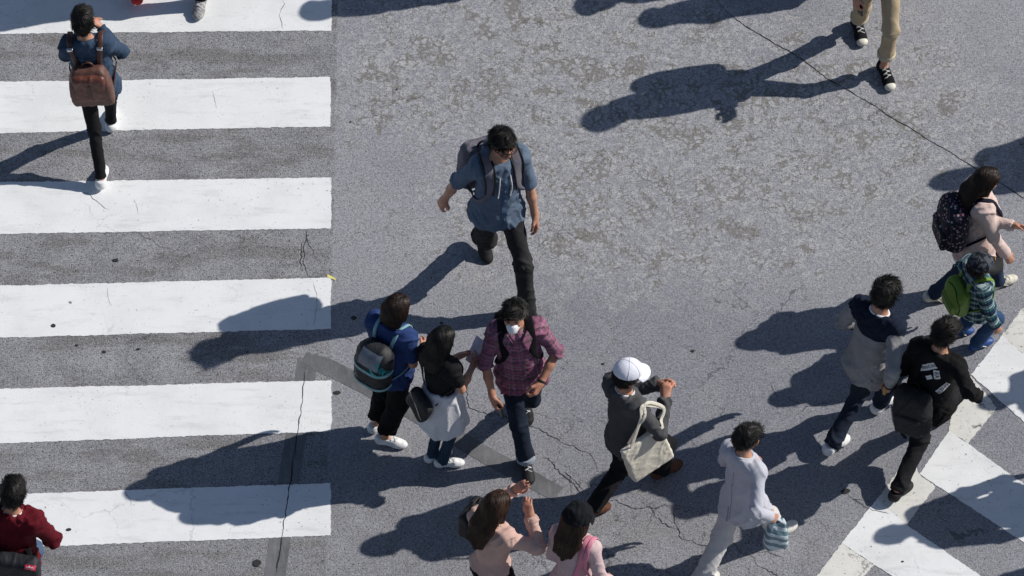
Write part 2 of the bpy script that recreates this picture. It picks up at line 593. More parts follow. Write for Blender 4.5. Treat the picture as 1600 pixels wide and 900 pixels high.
def asphalt():
    t = NT('asphalt'); p = t.pos(); s = t.xyz(p)
    x, y = s[0], s[1]
    warp = t.noise(p, 1.3, 2, .6, out=1)
    ws = t.xyz(t.vmath('ADD', p, t.vmath('MULTIPLY', t.vmath('SUBTRACT', warp, (.5, .5, .5)), (.7, .7, 0))))
    def blob(px, py, rx, ry, soft=.6):
        c = at(px, py)
        d = t.math('SQRT', t.math('ADD', t.math('POWER', t.math('MULTIPLY', t.math('SUBTRACT', ws[0], c[0]), 1 / rx), 2.0),
                                  t.math('POWER', t.math('MULTIPLY', t.math('SUBTRACT', ws[1], c[1]), 1 / ry), 2.0)))
        return t.ramp(d, 1 - soft, 1 + soft, 1, 0)
    big = t.noise(p, .6, 3, .6)
    med = t.noise(p, 4.0, 4, .65)
    grit = t.noise(p, 62, 2, .6)
    fineg = t.noise(p, 135, 1, .5)
    fl = t.noise(t.vmath('ADD', p, (3.1, 9.2, 0)), 17, 5, .76, .4)
    br = t.noise(t.vmath('ADD', p, (13.7, 4.2, 0)), 4.6, 8, .80, .6)
    vor = t.voro(p, 70, 'F1', 'Distance'); vcol = t.xyz(t.voro(p, 70, 'F1', 'Color'))
    # zones: coarse old asphalt under the crossing, flaking pale coat in the middle, smoother coat at the lower right
    left = t.ramp(x, at(519, 400)[0] - .012, at(519, 400)[0] + .012, 1, 0)
    pale = t.math('MAXIMUM', blob(850, 100, 1.9, 1.1), t.math('MAXIMUM', blob(1250, 200, 1.7, 1.2), blob(1000, 320, 1.6, .9)))
    pale = t.math('MULTIPLY', pale, t.ramp(left, 0, 1, 1, .15))
    smooth_ = t.math('MAXIMUM', blob(1180, 650, 2.3, .9), blob(930, 540, 1.2, .5))
    low = blob(800, 860, 3.2, .9)
    coat = t.mix(t.ramp(big, .3, .7), (.250, .254, .284), (.305, .309, .336))
    coat = t.mix(t.math('MULTIPLY', smooth_, .62), coat, (.180, .185, .218))
    coat = t.mix(t.ramp(med, .46, .64, 0, .38), coat, (.315, .317, .332))
    coat = t.mix(t.math('MULTIPLY', left, .85), coat, t.mix(t.ramp(med, .3, .7), (.205, .206, .224), (.305, .306, .322)))
    coat = t.mix(t.math('MULTIPLY', low, t.ramp(med, .35, .6, 0, .5)), coat, (.20, .198, .205))
    # pale flakes of the old coat
    c = t.mix(t.math('MULTIPLY', t.math('MULTIPLY', t.ramp(fl, .50, .54), t.ramp(t.math('ADD', pale, t.math('MULTIPLY', t.math('SUBTRACT', med, .5), 1.6)), .3, .9)), .60), coat, (.42, .422, .437))
    # grime that gathers in bands beside the stripes
    gr = t.noise(t.vmath('MULTIPLY', p, (.6, 2.4, 1)), 2.2, 4, .65)
    c = t.mix(t.math('MULTIPLY', t.ramp(gr, .47, .62), t.math('MULTIPLY', left, .7)), c, (.150, .142, .142))
    # stones of the aggregate
    stone = t.ramp(vor, .10, .40, 1, 0)
    rz = t.math('MULTIPLY', t.math('MAXIMUM', t.math('MAXIMUM', t.math('MULTIPLY', left, .85), t.math('MULTIPLY', low, .6)), .30), t.ramp(smooth_, 0, 1, 1, .55))
    c = t.mix(t.math('MULTIPLY', stone, t.math('MULTIPLY', rz, .75)), c, t.mix(t.ramp(vcol[0], .2, .9), (.13, .13, .135), (.50, .49, .48)))
    # bare brown spots where the coat is gone
    pv = t.vmath('ADD', p, t.vmath('MULTIPLY', t.vmath('SUBTRACT', t.noise(p, 30, 3, .7, out=1), (.5, .5, .5)), (.07, .07, 0)))
    ed3 = t.voro(pv, 19, 'DISTANCE_TO_EDGE', 'Distance'); cc3 = t.xyz(t.voro(pv, 19, 'F1', 'Color'))
    thr = t.ramp(t.math('ADD', br, t.math('MULTIPLY', t.math('SUBTRACT', pale, .85), .16)), .48, .68, -.03, .34, False)
    bm_ = t.math('MULTIPLY', t.ramp(t.math('SUBTRACT', thr, ed3), .0, .035), t.ramp(pale, .2, .5))
    flk = t.math('MULTIPLY', t.ramp(thr, -.01, .06), t.ramp(pale, .2, .6))
    c = t.mix(t.math('MULTIPLY', flk, t.ramp(cc3[0], .2, .9, .03, .66)), c, (.43, .432, .448))
    c = t.mix(t.math('MULTIPLY', bm_, .80), c, t.mix(t.ramp(fineg, .35, .65), (.125, .117, .106), (.225, .213, .195)))
    # pits
    pit = t.math('MAXIMUM', t.ramp(grit, .575, .63), t.math('MULTIPLY', t.ramp(fineg, .62, .69), .85))
    c = t.mix(t.math('MULTIPLY', pit, t.ramp(rz, .2, .8, .62, .95)), c, (.035, .035, .041))
    c = t.mix(t.math('MULTIPLY', t.ramp(fineg, .32, .40, 1, 0), .45), c, (.50, .50, .51))
    # grain: light and dark stones, strongest where the surface is rough
    g3 = t.noise(t.vmath('ADD', p, (2.2, 6.1, 0)), 44, 2, .6)
    gr_ = t.math('MULTIPLY', t.ramp(grit, .30, .70, .62, 1.42, False), t.ramp(g3, .30, .70, .78, 1.24, False))
    c = t.mix(1.0, c, gr_, 'MULTIPLY')
    deep = t.math('MULTIPLY', t.ramp(g3, .635, .68), t.ramp(med, .40, .55))
    c = t.mix(t.math('MULTIPLY', deep, .8), c, (.045, .043, .043))
    # hairline cracks of tired asphalt
    pc = t.vmath('ADD', p, t.vmath('MULTIPLY', t.vmath('SUBTRACT', t.noise(p, 8, 3, .7, out=1), (.5, .5, .5)), (.24, .24, 0)))
    ed = t.voro(pc, 2.3, 'DISTANCE_TO_EDGE', 'Distance'); ed2 = t.voro(pc, 7.0, 'DISTANCE_TO_EDGE', 'Distance')
    cz2 = t.math('MULTIPLY', t.math('MAXIMUM', blob(1000, 860, 1.6, .6), blob(830, 690, .6, .5)), .9)
    hl = t.math('MULTIPLY', t.ramp(ed, .003, .010, 1, 0), t.math('MAXIMUM', t.ramp(t.noise(p, .9, 2), .5, .62, 0, .8), cz2))
    hl2 = t.math('MULTIPLY', t.ramp(ed2, .006, .020, 1, 0), t.math('MULTIPLY', t.ramp(big, .48, .6), pale))
    hl = t.math('MAXIMUM', hl, t.math('MULTIPLY', hl2, .7))
    c = t.mix(t.math('MULTIPLY', hl, .72), c, (.05, .047, .047))
    t.bump(t.math('ADD', t.math('MULTIPLY', grit, -.9), t.math('MULTIPLY', fineg, -.5)), .5, .007)
    return t.done(c, .9, .2)

def paint_mat(key, base, dirty, worn):
    t = NT(key); p = t.pos()
    n = t.noise(p, 2.5, 5, .65); g = t.noise(p, 90, 3, .65); g2 = t.noise(t.vmath('ADD', p, (3, 8, 0)), 48, 3, .6)
    c = t.mix(t.ramp(n, .35, .75, 0, .8), base, dirty)
    c = t.mix(t.ramp(t.noise(t.vmath('MULTIPLY', p, (1, 5, 1)), 2.4, 5, .72), .50, .72, 0, .5), c, sc3(dirty, .78))
    c = t.mix(t.ramp(t.noise(t.vmath('ADD', p, (5, 1, 0)), 22, 4, .7), .60, .72, 0, .35), c, sc3(dirty, .62))
    hole = t.ramp(g2, .665 - worn * .02, .69 - worn * .02)
    z = t.ramp(t.noise(p, 1.6, 4, .7), .42 - worn * .3, .62 - worn * .15)
    hole = t.math('MULTIPLY', hole, z)
    flake = t.math('MULTIPLY', t.math('MULTIPLY', t.ramp(t.noise(t.vmath('ADD', p, (11, 3, 0)), 16, 7, .85, 1.0), .54, .56), t.ramp(t.noise(t.vmath('ADD', p, (2, 5, 0)), 2.6, 3, .6), .50, .60)), 1.0 if worn > .3 else .0)
    hole = t.math('MAXIMUM', hole, flake)
    pc = t.vmath('ADD', p, t.vmath('MULTIPLY', t.vmath('SUBTRACT', t.noise(p, 8, 5, .7, out=1), (.5, .5, .5)), (.2, .2, 0)))
    ed = t.voro(pc, 1.5, 'DISTANCE_TO_EDGE', 'Distance')
    hl = t.math('MULTIPLY', t.ramp(ed, .001, .006, 1, 0), t.ramp(t.noise(p, 1.2, 3), .52, .62, 0, .32))
    c = t.mix(t.math('MULTIPLY', hole, .85), c, (.10, .095, .09))
    c = t.mix(hl, c, (.2, .2, .2))
    t.bump(g, .3, .004)
    return t.done(c, .62, .35)

def patch_mat():
    t = NT('sealant'); p = t.pos()
    g = t.noise(p, 80, 3, .6); n = t.noise(p, 4, 5, .65)
    c = t.mix(t.ramp(n, .3, .7), (.105, .106, .115), (.165, .167, .178))
    c = t.mix(t.ramp(g, .60, .68, 0, .7), c, (.045, .045, .05))
    st = t.noise(t.vmath('MULTIPLY', p, (18, 3, 1)), 2, 4)
    c = t.mix(t.ramp(st, .5, .7, 0, .4), c, (.225, .225, .23))
    t.bump(g, .3, .004)
    return t.done(c, .8, .3)

M_asph = asphalt()
M_paint = paint_mat('road_paint', (.80, .81, .82), (.66, .67, .68), .12)
M_paint_new = paint_mat('fresh_road_paint', (.80, .81, .82), (.70, .71, .72), .05)
M_paint_worn = paint_mat('worn_road_paint', (.72, .71, .675), (.60, .59, .56), .62)
M_patch = patch_mat()
M_crack = plain('crack_dirt', (.032, .030, .030), .95, .1, var=.4, scale=60)
M_gum = plain('gum', (.03, .03, .032), .7, .3)

bm = bmesh.new()
for c in ((-400, -400), (400, -400), (400, 400), (-400, 400)):
    bm.verts.new((c[0], c[1], 0))
bm.faces.new(bm.verts)
me = bpy.data.meshes.new('road'); bm.to_mesh(me); bm.free(); me.materials.append(M_asph)
road = add_obj('road', me)
road['kind'] = 'structure'

def rough_poly(corners_px, step, amp, seed, world=False):
    pts = [A(*c, 0) if world else at(*c) for c in corners_px]
    out = []
    for i in range(len(pts)):
        a, b = pts[i], pts[(i + 1) % len(pts)]
        L = np.linalg.norm(b - a); n = max(int(L / step), 1)
        nn = np.array([-(b - a)[1], (b - a)[0], 0]) / L
        t = np.arange(n) / n
        P = a + t[:, None] * (b - a)
        q = P / step * .8
        j = noise3(P * 38, seed) * amp * .6 + noise3(P * 95, seed + 1) * amp * .5 + noise3(P * 5, seed + 2) * amp * .5
        j[0] = 0
        out.append(P + nn * j[:, None])
    return np.concatenate(out)

def sheet(name, corners, z, thick, mat, seed, step=.012, amp=.006, world=False, parent=road):
    P = rough_poly(corners, step, amp, seed, world)
    n = len(P)
    V = np.concatenate([P + A(0, 0, z), P + A(0, 0, max(z - thick, .0005))])
    F = [tuple(range(n))] + [(n + i, n + (i + 1) % n, (i + 1) % n, i) for i in range(n)]
    # normal of the top face must look up
    area = np.sum(P[:, 0] * np.roll(P[:, 1], -1) - np.roll(P[:, 0], -1) * P[:, 1])
    if area < 0:
        F = [tuple(reversed(f)) for f in F]
    return part(name, V, F, mat, parent, smooth=False)

# zebra crossing at the left; edges read at the right end and at the left rim of the photograph
ST = [(-190, -113, -187, -108), (-35, 48, -30, 53), (121, 198, 128, 208), (278, 357, 285, 366), (434, 514, 447, 528), (595, 674, 608, 693), (755, 837, 773, 857), (917, 1000, 937, 1021), (1080, 1163, 1102, 1186)]
for i, (a, b, c, d) in enumerate(ST):
    e = lambda v0, v1, x: v0 + (v1 - v0) * (517 - x) / 517
    dx_ = (0, 1.5, -1, .5, 0, 1, -.5, 0, 1)[i]
    q = [(-900, e(a, c, -900)), (517 + dx_, a), (517 + dx_ * .3, b), (-900, e(b, d, -900))]
    sheet('painted_stripe', q, .0035, .003, M_paint_new, 10 + i * 7)
# diagonal crossing at the lower right
BARS = [[(1517, 586), (1566, 524), (1830, 760), (1780, 815)],
        [(1436, 741), (1483, 674), (1513, 694), (1790, 893), (1730, 933)],
        [(1315, 849), (1370, 780), (1417, 821), (1660, 987), (1600, 1036)],
        [(1200, 1004), (1248, 938), (1290, 968), (1510, 1115), (1460, 1160)],
        [(1603, 476), (1652, 410), (1840, 560), (1800, 610)]]
for i, b in enumerate(BARS):
    sheet('painted_stripe', b, .0035, .003, M_paint, 210 + i * 9)
EDGE = [[(1488, 623), (1517, 586), (1557, 637), (1513, 694), (1483, 674)],
        [(1370, 780), (1423, 711), (1436, 741), (1461, 760), (1417, 821)],
        [(1248, 938), (1315, 849), (1366, 883), (1290, 968)],
        [(1566, 524), (1603, 476), (1645, 512), (1610, 563)]]
for i, b in enumerate(EDGE):
    sheet('painted_edge_line', b, .0028, .0022, M_paint_worn, 310 + i * 9, amp=.009)

# sealed repair bands, then cracks
def band(px, w, name, mat, z, seed, thick=.0025):
    P = [at(*q) for q in px]
    L = []; R = []
    for i, q in enumerate(P):
        d = nrm(P[min(i + 1, len(P) - 1)] - P[max(i - 1, 0)]); s = A(-d[1], d[0], 0)
        L.append((q + s * w / 2)[:2]); R.append((q - s * w / 2)[:2])
    return sheet(name, L + R[::-1], z, thick, mat, seed, step=.02, amp=.004, world=True)

band([(481, 560), (470, 640), (456, 720), (444, 800), (432, 880), (420, 960), (405, 1060)], .145, 'repair_band', M_patch, .0012, 51, .0007)
band([(474, 562), (505, 570), (570, 602), (660, 652), (760, 712), (872, 772)], .14, 'repair_band', M_patch, .0019, 52, .0014)

def crack(px, w, seed, z=.0092, sub=True, jag=.02):
    P = catmull([at(*q) for q in px], max(int(len(px) * 9), 8))
    seg = np.linalg.norm(np.diff(P, axis=0), axis=1).sum()
    n = max(int(seg / .014), 6)
    P = catmull(P, n)
    D = np.gradient(P, axis=0); S = np.stack([-D[:, 1], D[:, 0], 0 * D[:, 0]], 1)
    S /= np.maximum(np.linalg.norm(S, axis=1, keepdims=True), 1e-9)
    P = P + S * (noise3(P * 17, seed) * jag + noise3(P * 55, seed + 3) * jag * .45)[:, None]
    t = np.linspace(0, 1, n)
    ww = w * (.55 + .75 * np.clip(.5 + noise3(P * 26, seed + 5) * .9, 0, 1)) * np.clip(np.minimum(t, 1 - t) * 9, .12, 1)
    V = np.concatenate([P + S * (ww / 2)[:, None], P - S * (ww / 2)[:, None]]) + A(0, 0, z)
    F = np.array([(i + n, i + n + 1, i + 1, i) for i in range(n - 1)])
    part('crack', V, F, M_crack, road, smooth=False)
    if sub:
        rs = random.Random(seed)
        for k in range(max(1, int(seg / .8))):
            i = rs.randrange(2, n - 2); sg = rs.choice((-1, 1))
            d = nrm(D[i]) * rs.uniform(.3, 1) * rs.choice((-1, 1)) + S[i] * sg * rs.uniform(.5, 1)
            a = P[i]; L = rs.uniform(.06, .22)
            m = max(int(L / .014), 4); tt = np.linspace(0, 1, m)
            Q = a + nrm(d) * (tt * L)[:, None]
            s2 = np.array([-nrm(d)[1], nrm(d)[0], 0])
            Q = Q + s2 * ((noise3(Q * 20, seed + k) * .02) * np.minimum(tt * 4, 1))[:, None]
            w2 = w * .5 * (1 - tt) + .0012
            V = np.concatenate([Q + s2 * (w2 / 2)[:, None], Q - s2 * (w2 / 2)[:, None]]) + A(0, 0, z + .0001 + k * .00002)
            F = np.array([(j + m, j + m + 1, j + 1, j) for j in range(m - 1)])
            part('crack', V, F, M_crack, road, smooth=False)

CR = [([(1100, -20), (1150, 30), (1200, 62), (1250, 90), (1290, 120), (1330, 145), (1365, 165), (1440, 212), (1520, 260), (1600, 310), (1700, 372)], .019, False, .007),
      ([(479, 566), (470, 640), (461, 700), (452, 760), (445, 810), (438, 860), (430, 905)], .016, False, .007),
      ([(480, 357), (474, 395), (482, 434)], .010, True, .02), ([(468, 378), (470, 400), (474, 424)], .011, False, .02),
      ([(489, 440), (495, 470), (488, 512)], .005, False, .012), ([(442, 2), (438, 20), (443, 46)], .008, False, .015),
      ([(130, 301), (145, 309), (168, 328)], .009, False, .01), ([(210, 311), (215, 335)], .005, False, .01), ([(333, 142), (338, 170)], .004, False, .01),
      ([(196, 768), (205, 791)], .007, False, .01), ([(168, 450), (174, 480)], .004, False, .01),
      ([(215, 362), (250, 385), (275, 393)], .006, False, .015), ([(530, 521), (553, 533)], .008, False, .01),
      ([(728, 596), (732, 632), (780, 650), (840, 672), (880, 694), (930, 712)], .010, True, .02),
      ([(800, 655), (822, 690)], .008, True, .02),
      ([(848, 712), (876, 736), (915, 775)], .013, False, .02), ([(880, 737), (900, 750), (920, 780)], .009, True, .02),
      ([(947, 780), (973, 785), (1013, 797), (1027, 813), (1067, 832)], .010, True, .025),
      ([(1010, 795), (1050, 790), (1095, 800)], .007, True, .02), ([(1050, 792), (1064, 837), (1110, 856)], .010, True, .02),
      ([(1134, 840), (1182, 879), (1222, 905)], .009, True, .02), ([(1125, 655), (1132, 643), (1142, 628)], .006, False, .02),
      ([(1180, 860), (1225, 868)], .006, True, .02), ([(1225, 620), (1260, 632), (1300, 628)], .007, True, .02),
      ([(1312, 755), (1345, 790), (1392, 806)], .009, True, .015), ([(1075, 470), (1092, 492)], .004, False, .02),
      ([(540, 158), (580, 166), (640, 152), (680, 160)], .006, False, .03), ([(840, 388), (880, 365), (905, 372), (925, 352)], .006, True, .03),
      ([(820, 380), (850, 398), (880, 402)], .005, False, .03), ([(1200, 600), (1222, 640)], .005, False, .02),
      ([(980, 265), (1040, 290), (1080, 280)], .005, False, .03), ([(1426, 255), (1442, 235)], .005, False, .008)]
for i, (q, w, s, j) in enumerate(CR):
    crack(q, w * ((.36, .42)[i] if i < 2 else .40), 400 + i * 13, z=(.0042 if i in (1, 4, 5, 6, 7, 8, 9, 10, 24) else .0022) + i * .00002, sub=s, jag=j)

def spot(x, y, rx, ry, seed, mat=M_gum, z=.0056, name='stain'):
    c = at(x, y); n = 14; a = np.arange(n) * 2 * math.pi / n
    r = 1 + .25 * noise3(np.stack([np.cos(a) * 1.5, np.sin(a) * 1.5, 0 * a], 1), seed)
    P = np.stack([np.cos(a) * rx * r, np.sin(a) * ry * r, 0 * a], 1)
    V = np.concatenate([c + P * .85 + A(0, 0, z), c + P + A(0, 0, z - .0018)])
    F = [tuple(range(n))] + [(n + i, n + (i + 1) % n, (i + 1) % n, i) for i in range(n)]
    return part(name, V, F, mat, road, smooth=False)

M_gum_pale = plain('pale_gum', (.30, .29, .26), .7, .3)
M_leaf = plain('dry_leaf', (.05, .035, .02), .8, .2)
M_chalk = plain('yellow_chalk', (.75, .68, .25), .9, .1)
for i, (x, y, rx, ry) in enumerate([(107, 828, .020, .014), (83, 509, .018, .017), (181, 407, .022, .014), (216, 546, .014, .010), (553, 497, .020, .017), (527, 614, .024, .018),
                                    (942, 569, .010, .009), (1082, 549, .014, .011), (402, 880, .035, .03), (620, 140, .008, .008), (1321, 768, .034, .022), (163, 550, .014, .012),
                                    (548, 191, .008, .007), (1410, 878, .010, .008), (1180, 800, .012, .008), (120, 540, .012, .009), (690, 505, .012, .010)]):
    spot(x, y, rx, ry, 700 + i)
spot(110, 473, .013, .012, 730, M_gum_pale)
V = [at(512, 429), at(524, 435), at(525, 439), at(511, 433)]
part('chalk_mark', [v + A(0, 0, .0048) for v in V], [(3, 2, 1, 0)], M_chalk, road, smooth=False)
# ------------------------------------------------------------------ people
def ik(a, t, l1, l2, pole, stretch=False):
    v = t - a; d = np.linalg.norm(v)
    if d > (l1 + l2) * .995:
        if stretch:
            s = d / ((l1 + l2) * .995); l1 *= s; l2 *= s
        else:
            t = a + v * (l1 + l2) * .995 / d; v = t - a; d = np.linalg.norm(v)
    d = max(d, abs(l1 - l2) * 1.02 + 1e-3)
    n = nrm(v)
    x = (d * d + l1 * l1 - l2 * l2) / (2 * d)
    h = math.sqrt(max(l1 * l1 - x * x, 0))
    p = pole - n * (pole @ n)
    return a + n * x + nrm(p) * h, t

def frame(heading, up=(0, 0, 1), pitch=0.0):
    a = math.radians(heading)
    up = nrm(up); r = A(math.sin(a), -math.cos(a), 0)
    r = nrm(r - up * (r @ up)); f = np.cross(up, r)
    if pitch:
        p = math.radians(pitch)
        f2 = f * math.cos(p) - up * math.sin(p); up = up * math.cos(p) + f * math.sin(p); f = f2
    return np.stack([r, f, up])          # rows: right, forward, up

def folds(bones, amp, seed, f1=20.0, f2=8.0, joint=True):
    """Cloth folds: ridges that run slantwise round each limb."""
    bones = [(np.asarray(a, float), np.asarray(b, float), g) for a, b, g in bones]
    def f(P):
        best = np.full(len(P), 9.0); out = np.zeros(len(P))
        for k, (a, b, g) in enumerate(bones):
            ab = b - a; L = np.linalg.norm(ab); u = ab / L
            q = P - a; h = q @ u
            hc = np.clip(h, 0, L)
            r = q - hc[:, None] * u
            d = np.linalg.norm(r, axis=1)
            e1 = nrm(np.cross(u, A(.3, .5, .8))); e2 = np.cross(u, e1)
            x, y = r @ e1, r @ e2
            sk = 1.15 * x + .8 * y
            n1 = noise3(np.stack([(h + sk) * f1, x * f2 + 3, y * f2], 1), seed + k)
            n2 = noise3(np.stack([(h - .6 * sk) * f1 * 1.9, x * f2 * 1.8, y * f2 * 1.8 + 9], 1), seed + 31 + k)
            rg = .85 * np.exp(-(n1 / .30) ** 2) + .45 * np.exp(-(n2 / .30) ** 2) - .30
            w = 1.0
            if joint:
                e = np.minimum(h, L - h) / L
                w = .5 + .9 * np.exp(-np.clip(e, 0, 1) ** 2 / .03)
            m = d < best
            rg = np.maximum(rg, -.3)
            out = np.where(m, rg * w * g, out); best = np.where(m, d, best)
        return amp * out
    return f

class Person:
    pass

SHOES = {}
def shoe_meshes(style):
    """upper / sole / laces in shoe space: toe along +y, ankle above the origin."""
    if style in SHOES: return SHOES[style]
    I = np.eye(3)
    up = SDF()
    hi = {'low': .085, 'high': .125, 'boot': .135}[style.split('_')[0]]
    up.add(cone((0, -.035, .045), (0, -.02, hi), .038, .036), .03)
    up.add(cone((0, -.03, .045), (0.004, .085, .042), .040, .038), .03)
    up.add(ell((.004, .125, .032), I, (.046, .066, .034)), .03)
    up.add(cone((0, .03, .07), (.002, .10, .052), .028, .022), .03)
    up.post = lambda P, d: np.maximum(np.maximum(d, .012 - P[:, 2]), P[:, 2] - hi)
    uv = surfnet(up, (-.08, -.11, 0), (.08, .22, hi + .05), .0075)
    so = SDF()
    def sole(P):
        q = P.copy(); z = q[:, 2]; q[:, 2] = 0
        d = smin(cone((0, -.045, 0), (.003, .06, 0), .040, .041)(q), cone((.003, .06, 0), (.004, .145, 0), .042, .043)(q), .03)
        w = np.stack([d + .006, np.abs(z - .016) - .010], 1)
        return np.sqrt((np.maximum(w, 0) ** 2).sum(1)) + np.minimum(w.max(1), 0) - .006
    so.add(sole)
    sv = surfnet(so, (-.08, -.12, -.01), (.08, .22, .05), .0075)
    lac = []
    for i in range(5):
        y = .035 + .017 * i
        x = np.linspace(-.024, .024, 7)
        P = np.stack([x, y + .006 * np.sign(x) * (i % 2 * 2 - 1), np.full(7, .2)], 1)
        for _ in range(12):
            P[:, 2] -= np.clip(up(P), -.02, .05)
        P[:, 2] += .002
        lac.append(tube(P, .0035, 4))
    SHOES[style] = (uv[:2], sv[:2], join(lac))
    return SHOES[style]

def make_person(label, head=None, gnd=None, H=None, sex='m', facing=0.0, feetL=None, feetR=None, handL=None, handR=None,
                elbL=None, elbR=None, curlL=.45, curlR=.45, head_yaw=0.0, head_pitch=8.0, lean=.05, stride=0.0, fwdleg='R', zh=None,
                skin=(.50, .27, .18), hair=('short', 'black'), top=None, low=None, shoes=None, lod=1.0, extras=None, twist=0.0, group=None, backL=None, backR=None,
                pel_shift=(0, 0), girth=.91, legs=1.0, category='person'):
    R = Person()
    hv = A(math.cos(math.radians(facing)), math.sin(math.radians(facing)), 0)
    rv = A(hv[1], -hv[0], 0)
    # feet
    if feetL is None or feetR is None:
        m = at(*gnd); kk = (H or 1.68) / 1.72
        s = 1 if fwdleg == 'R' else -1
        feetR = (m + rv * .09 * kk + hv * s * stride / 2, facing, 0 if s > 0 or stride < .3 else 18)
        feetL = (m - rv * .09 * kk - hv * s * stride / 2, facing, 0 if s < 0 or stride < .3 else 18)
    else:
        feetL = (at(*feetL[:3]), feetL[3], feetL[4]); feetR = (at(*feetR[:3]), feetR[3], feetR[4])
    mid = (feetL[0] + feetR[0]) / 2; mid[2] = 0
    st = np.linalg.norm((feetL[0] - feetR[0])[:2])
    if head is not None:
        if zh is None:
            ty = mid[1] + hv[1] * lean
            a, b = at(head[0], head[1], 1.0), at(head[0], head[1], 2.0)
            zh = 1.0 + (ty - a[1]) / (b[1] - a[1])
        hp = at(head[0], head[1], zh)
        if H is None:
            H = (zh + .8 * (.89 - math.sqrt(max(.89 ** 2 - (st / 2) ** 2, .3)))) / 1.60 * 1.72
    else:
        dr = .8 * (.89 - math.sqrt(max(.89 ** 2 - (st / 2) ** 2, .3)))
        zh = H * 1.60 / 1.72 - dr
        hp = mid + hv * lean; hp[2] = zh
    k = H / 1.72
    px = mid * .62 + hp * .38; px = px + hv * pel_shift[0] + rv * pel_shift[1]
    TL = .70 * k
    dxy = min(np.linalg.norm((hp - px)[:2]), TL * .6)
    pel = np.array([px[0], px[1], zh - math.sqrt(TL * TL - dxy * dxy)])
    upv = nrm(hp - hv * .03 * k - pel)
    F = frame(facing + twist, upv)
    FH = frame(facing, nrm(upv * .5 + A(0, 0, .5)))
    loc = lambda x, y, z: pel + (F.T @ (A(x, y, z) * k))
    hl = lambda x, y, z: pel + (FH.T @ (A(x, y, z) * k))
    R.k, R.F, R.pel, R.loc, R.hp, R.sex, R.facing, R.mid, R.H = k, F, pel, loc, hp, sex, facing, mid, H
    fem = sex == 'f'
    sw = .142 if fem else .154
    HF = frame(facing + head_yaw, nrm(upv * .4 + A(0, 0, .6)), head_pitch)
    R.HF = HF
    hk = k * .93 if H > 1.4 else k * 1.14
    R.hk = hk
    hloc = lambda x, y, z: hp + HF.T @ (A(x, y, z) * hk)
    R.hloc = hloc
    sh = {'L': loc(-sw, -.01, .475), 'R': loc(sw, -.01, .475)}
    hip = {'L': hl(-.088, 0, -.02), 'R': hl(.088, 0, -.02)}
    # legs
    R.kn, R.an, R.foot = {}, {}, {}
    for s, ft in (('L', feetL), ('R', feetR)):
        pos, yaw, pit = ft
        FF = frame(yaw, (0, 0, 1), pit)
        fk = k * (1.0 if not fem else .95)
        ball = A(0, .11, .0)
        org = pos - frame(yaw).T @ (A(0, .045, 0) * fk)           # ankle ground point with the foot flat
        piv = org + frame(yaw).T @ (ball * fk)
        org = piv - FF.T @ (ball * fk)
        R.foot[s] = (org, FF, fk)
        an = org + FF.T @ (A(0, 0, .085) * fk)
        R.an[s] = an
        R.kn[s], _ = ik(hip[s], an, .41 * k * legs, .40 * k * legs, nrm(frame(yaw)[1] * .5 + hv * .5) + rv * (.06 if s == 'R' else -.06), True)
        dd = np.linalg.norm(an - hip[s]) / (.81 * k)
        if dd > 1.02: print('REACH leg', label[:30], s, round(dd, 3))
    R.hip = hip
    # arms
    R.el, R.wr, R.sh = {}, {}, sh
    for s, hd, eb in (('L', handL, elbL), ('R', handR, elbR)):
        sg = 1 if s == 'R' else -1
        if hd is None:
            tgt = loc(sg * .24, .05, -.04)
        elif hd[0] == 't':
            tgt = loc(*hd[1:])
        else:
            tgt = at(*hd)
        pole = F.T @ A(*eb) if eb is not None else F.T @ A(sg * .45, -1, -.3)
        dd = np.linalg.norm(tgt - sh[s]) / (.54 * k)
        if dd > 1.03: print('REACH arm', label[:30], s, round(dd, 3))
        R.el[s], R.wr[s] = ik(sh[s], tgt, .285 * k, .25 * k, pole)
    R.root = empty('person', (mid[0], mid[1], 0), label, category, group)
    ob = R.root
    g = girth
    wx, bx, hx = (.84, .76, .96) if fem else (.93, .93, .93)
    # torso recipe; o = how far the cloth stands off the body
    def torso(S, o, kk=.05, part_='all', flat=0.0):
        e = lambda c, r, kq: S.add(ell(loc(*c), F, np.array(r) * k + o), kq)
        if part_ != 'top':
            S.add(ell(hl(0, -.005, 0), FH, np.array((.150 * hx * g, .112 * g, .13)) * k + o), kk)
            for s in (-1, 1):
                S.add(ell(hl(s * .068, -.045, -.045), FH, np.array((.082, .078, .095)) * k * hx + o), kk)
        if part_ != 'low':
            e((0, 0, .16), (.138 * bx * g, .103 * g, .2), kk)
            e((0, .0, .33), (.160 * wx * g, .112 * g, .18), kk)
            S.add(cone(loc(-.135 * wx, -.012, .462), loc(.135 * wx, -.012, .462), .052 * k + o, .052 * k + o), kk)
            for s in (-1, 1):
                S.add(cone(loc(0, -.018, .535), loc(s * .125 * wx, -.015, .482), .046 * k + o * .5, .044 * k + o), kk)
            if fem:
                for s in (-1, 1):
                    S.add(ell(loc(s * .068, .088, .315), F, np.array((.058, .05, .058)) * k + o), .05)
    R.torso = torso
    R.bones_t = [(pel, loc(0, 0, .5), 1.0)]
    # ---------------- body
    body = SDF()
    torso(body, -.018)
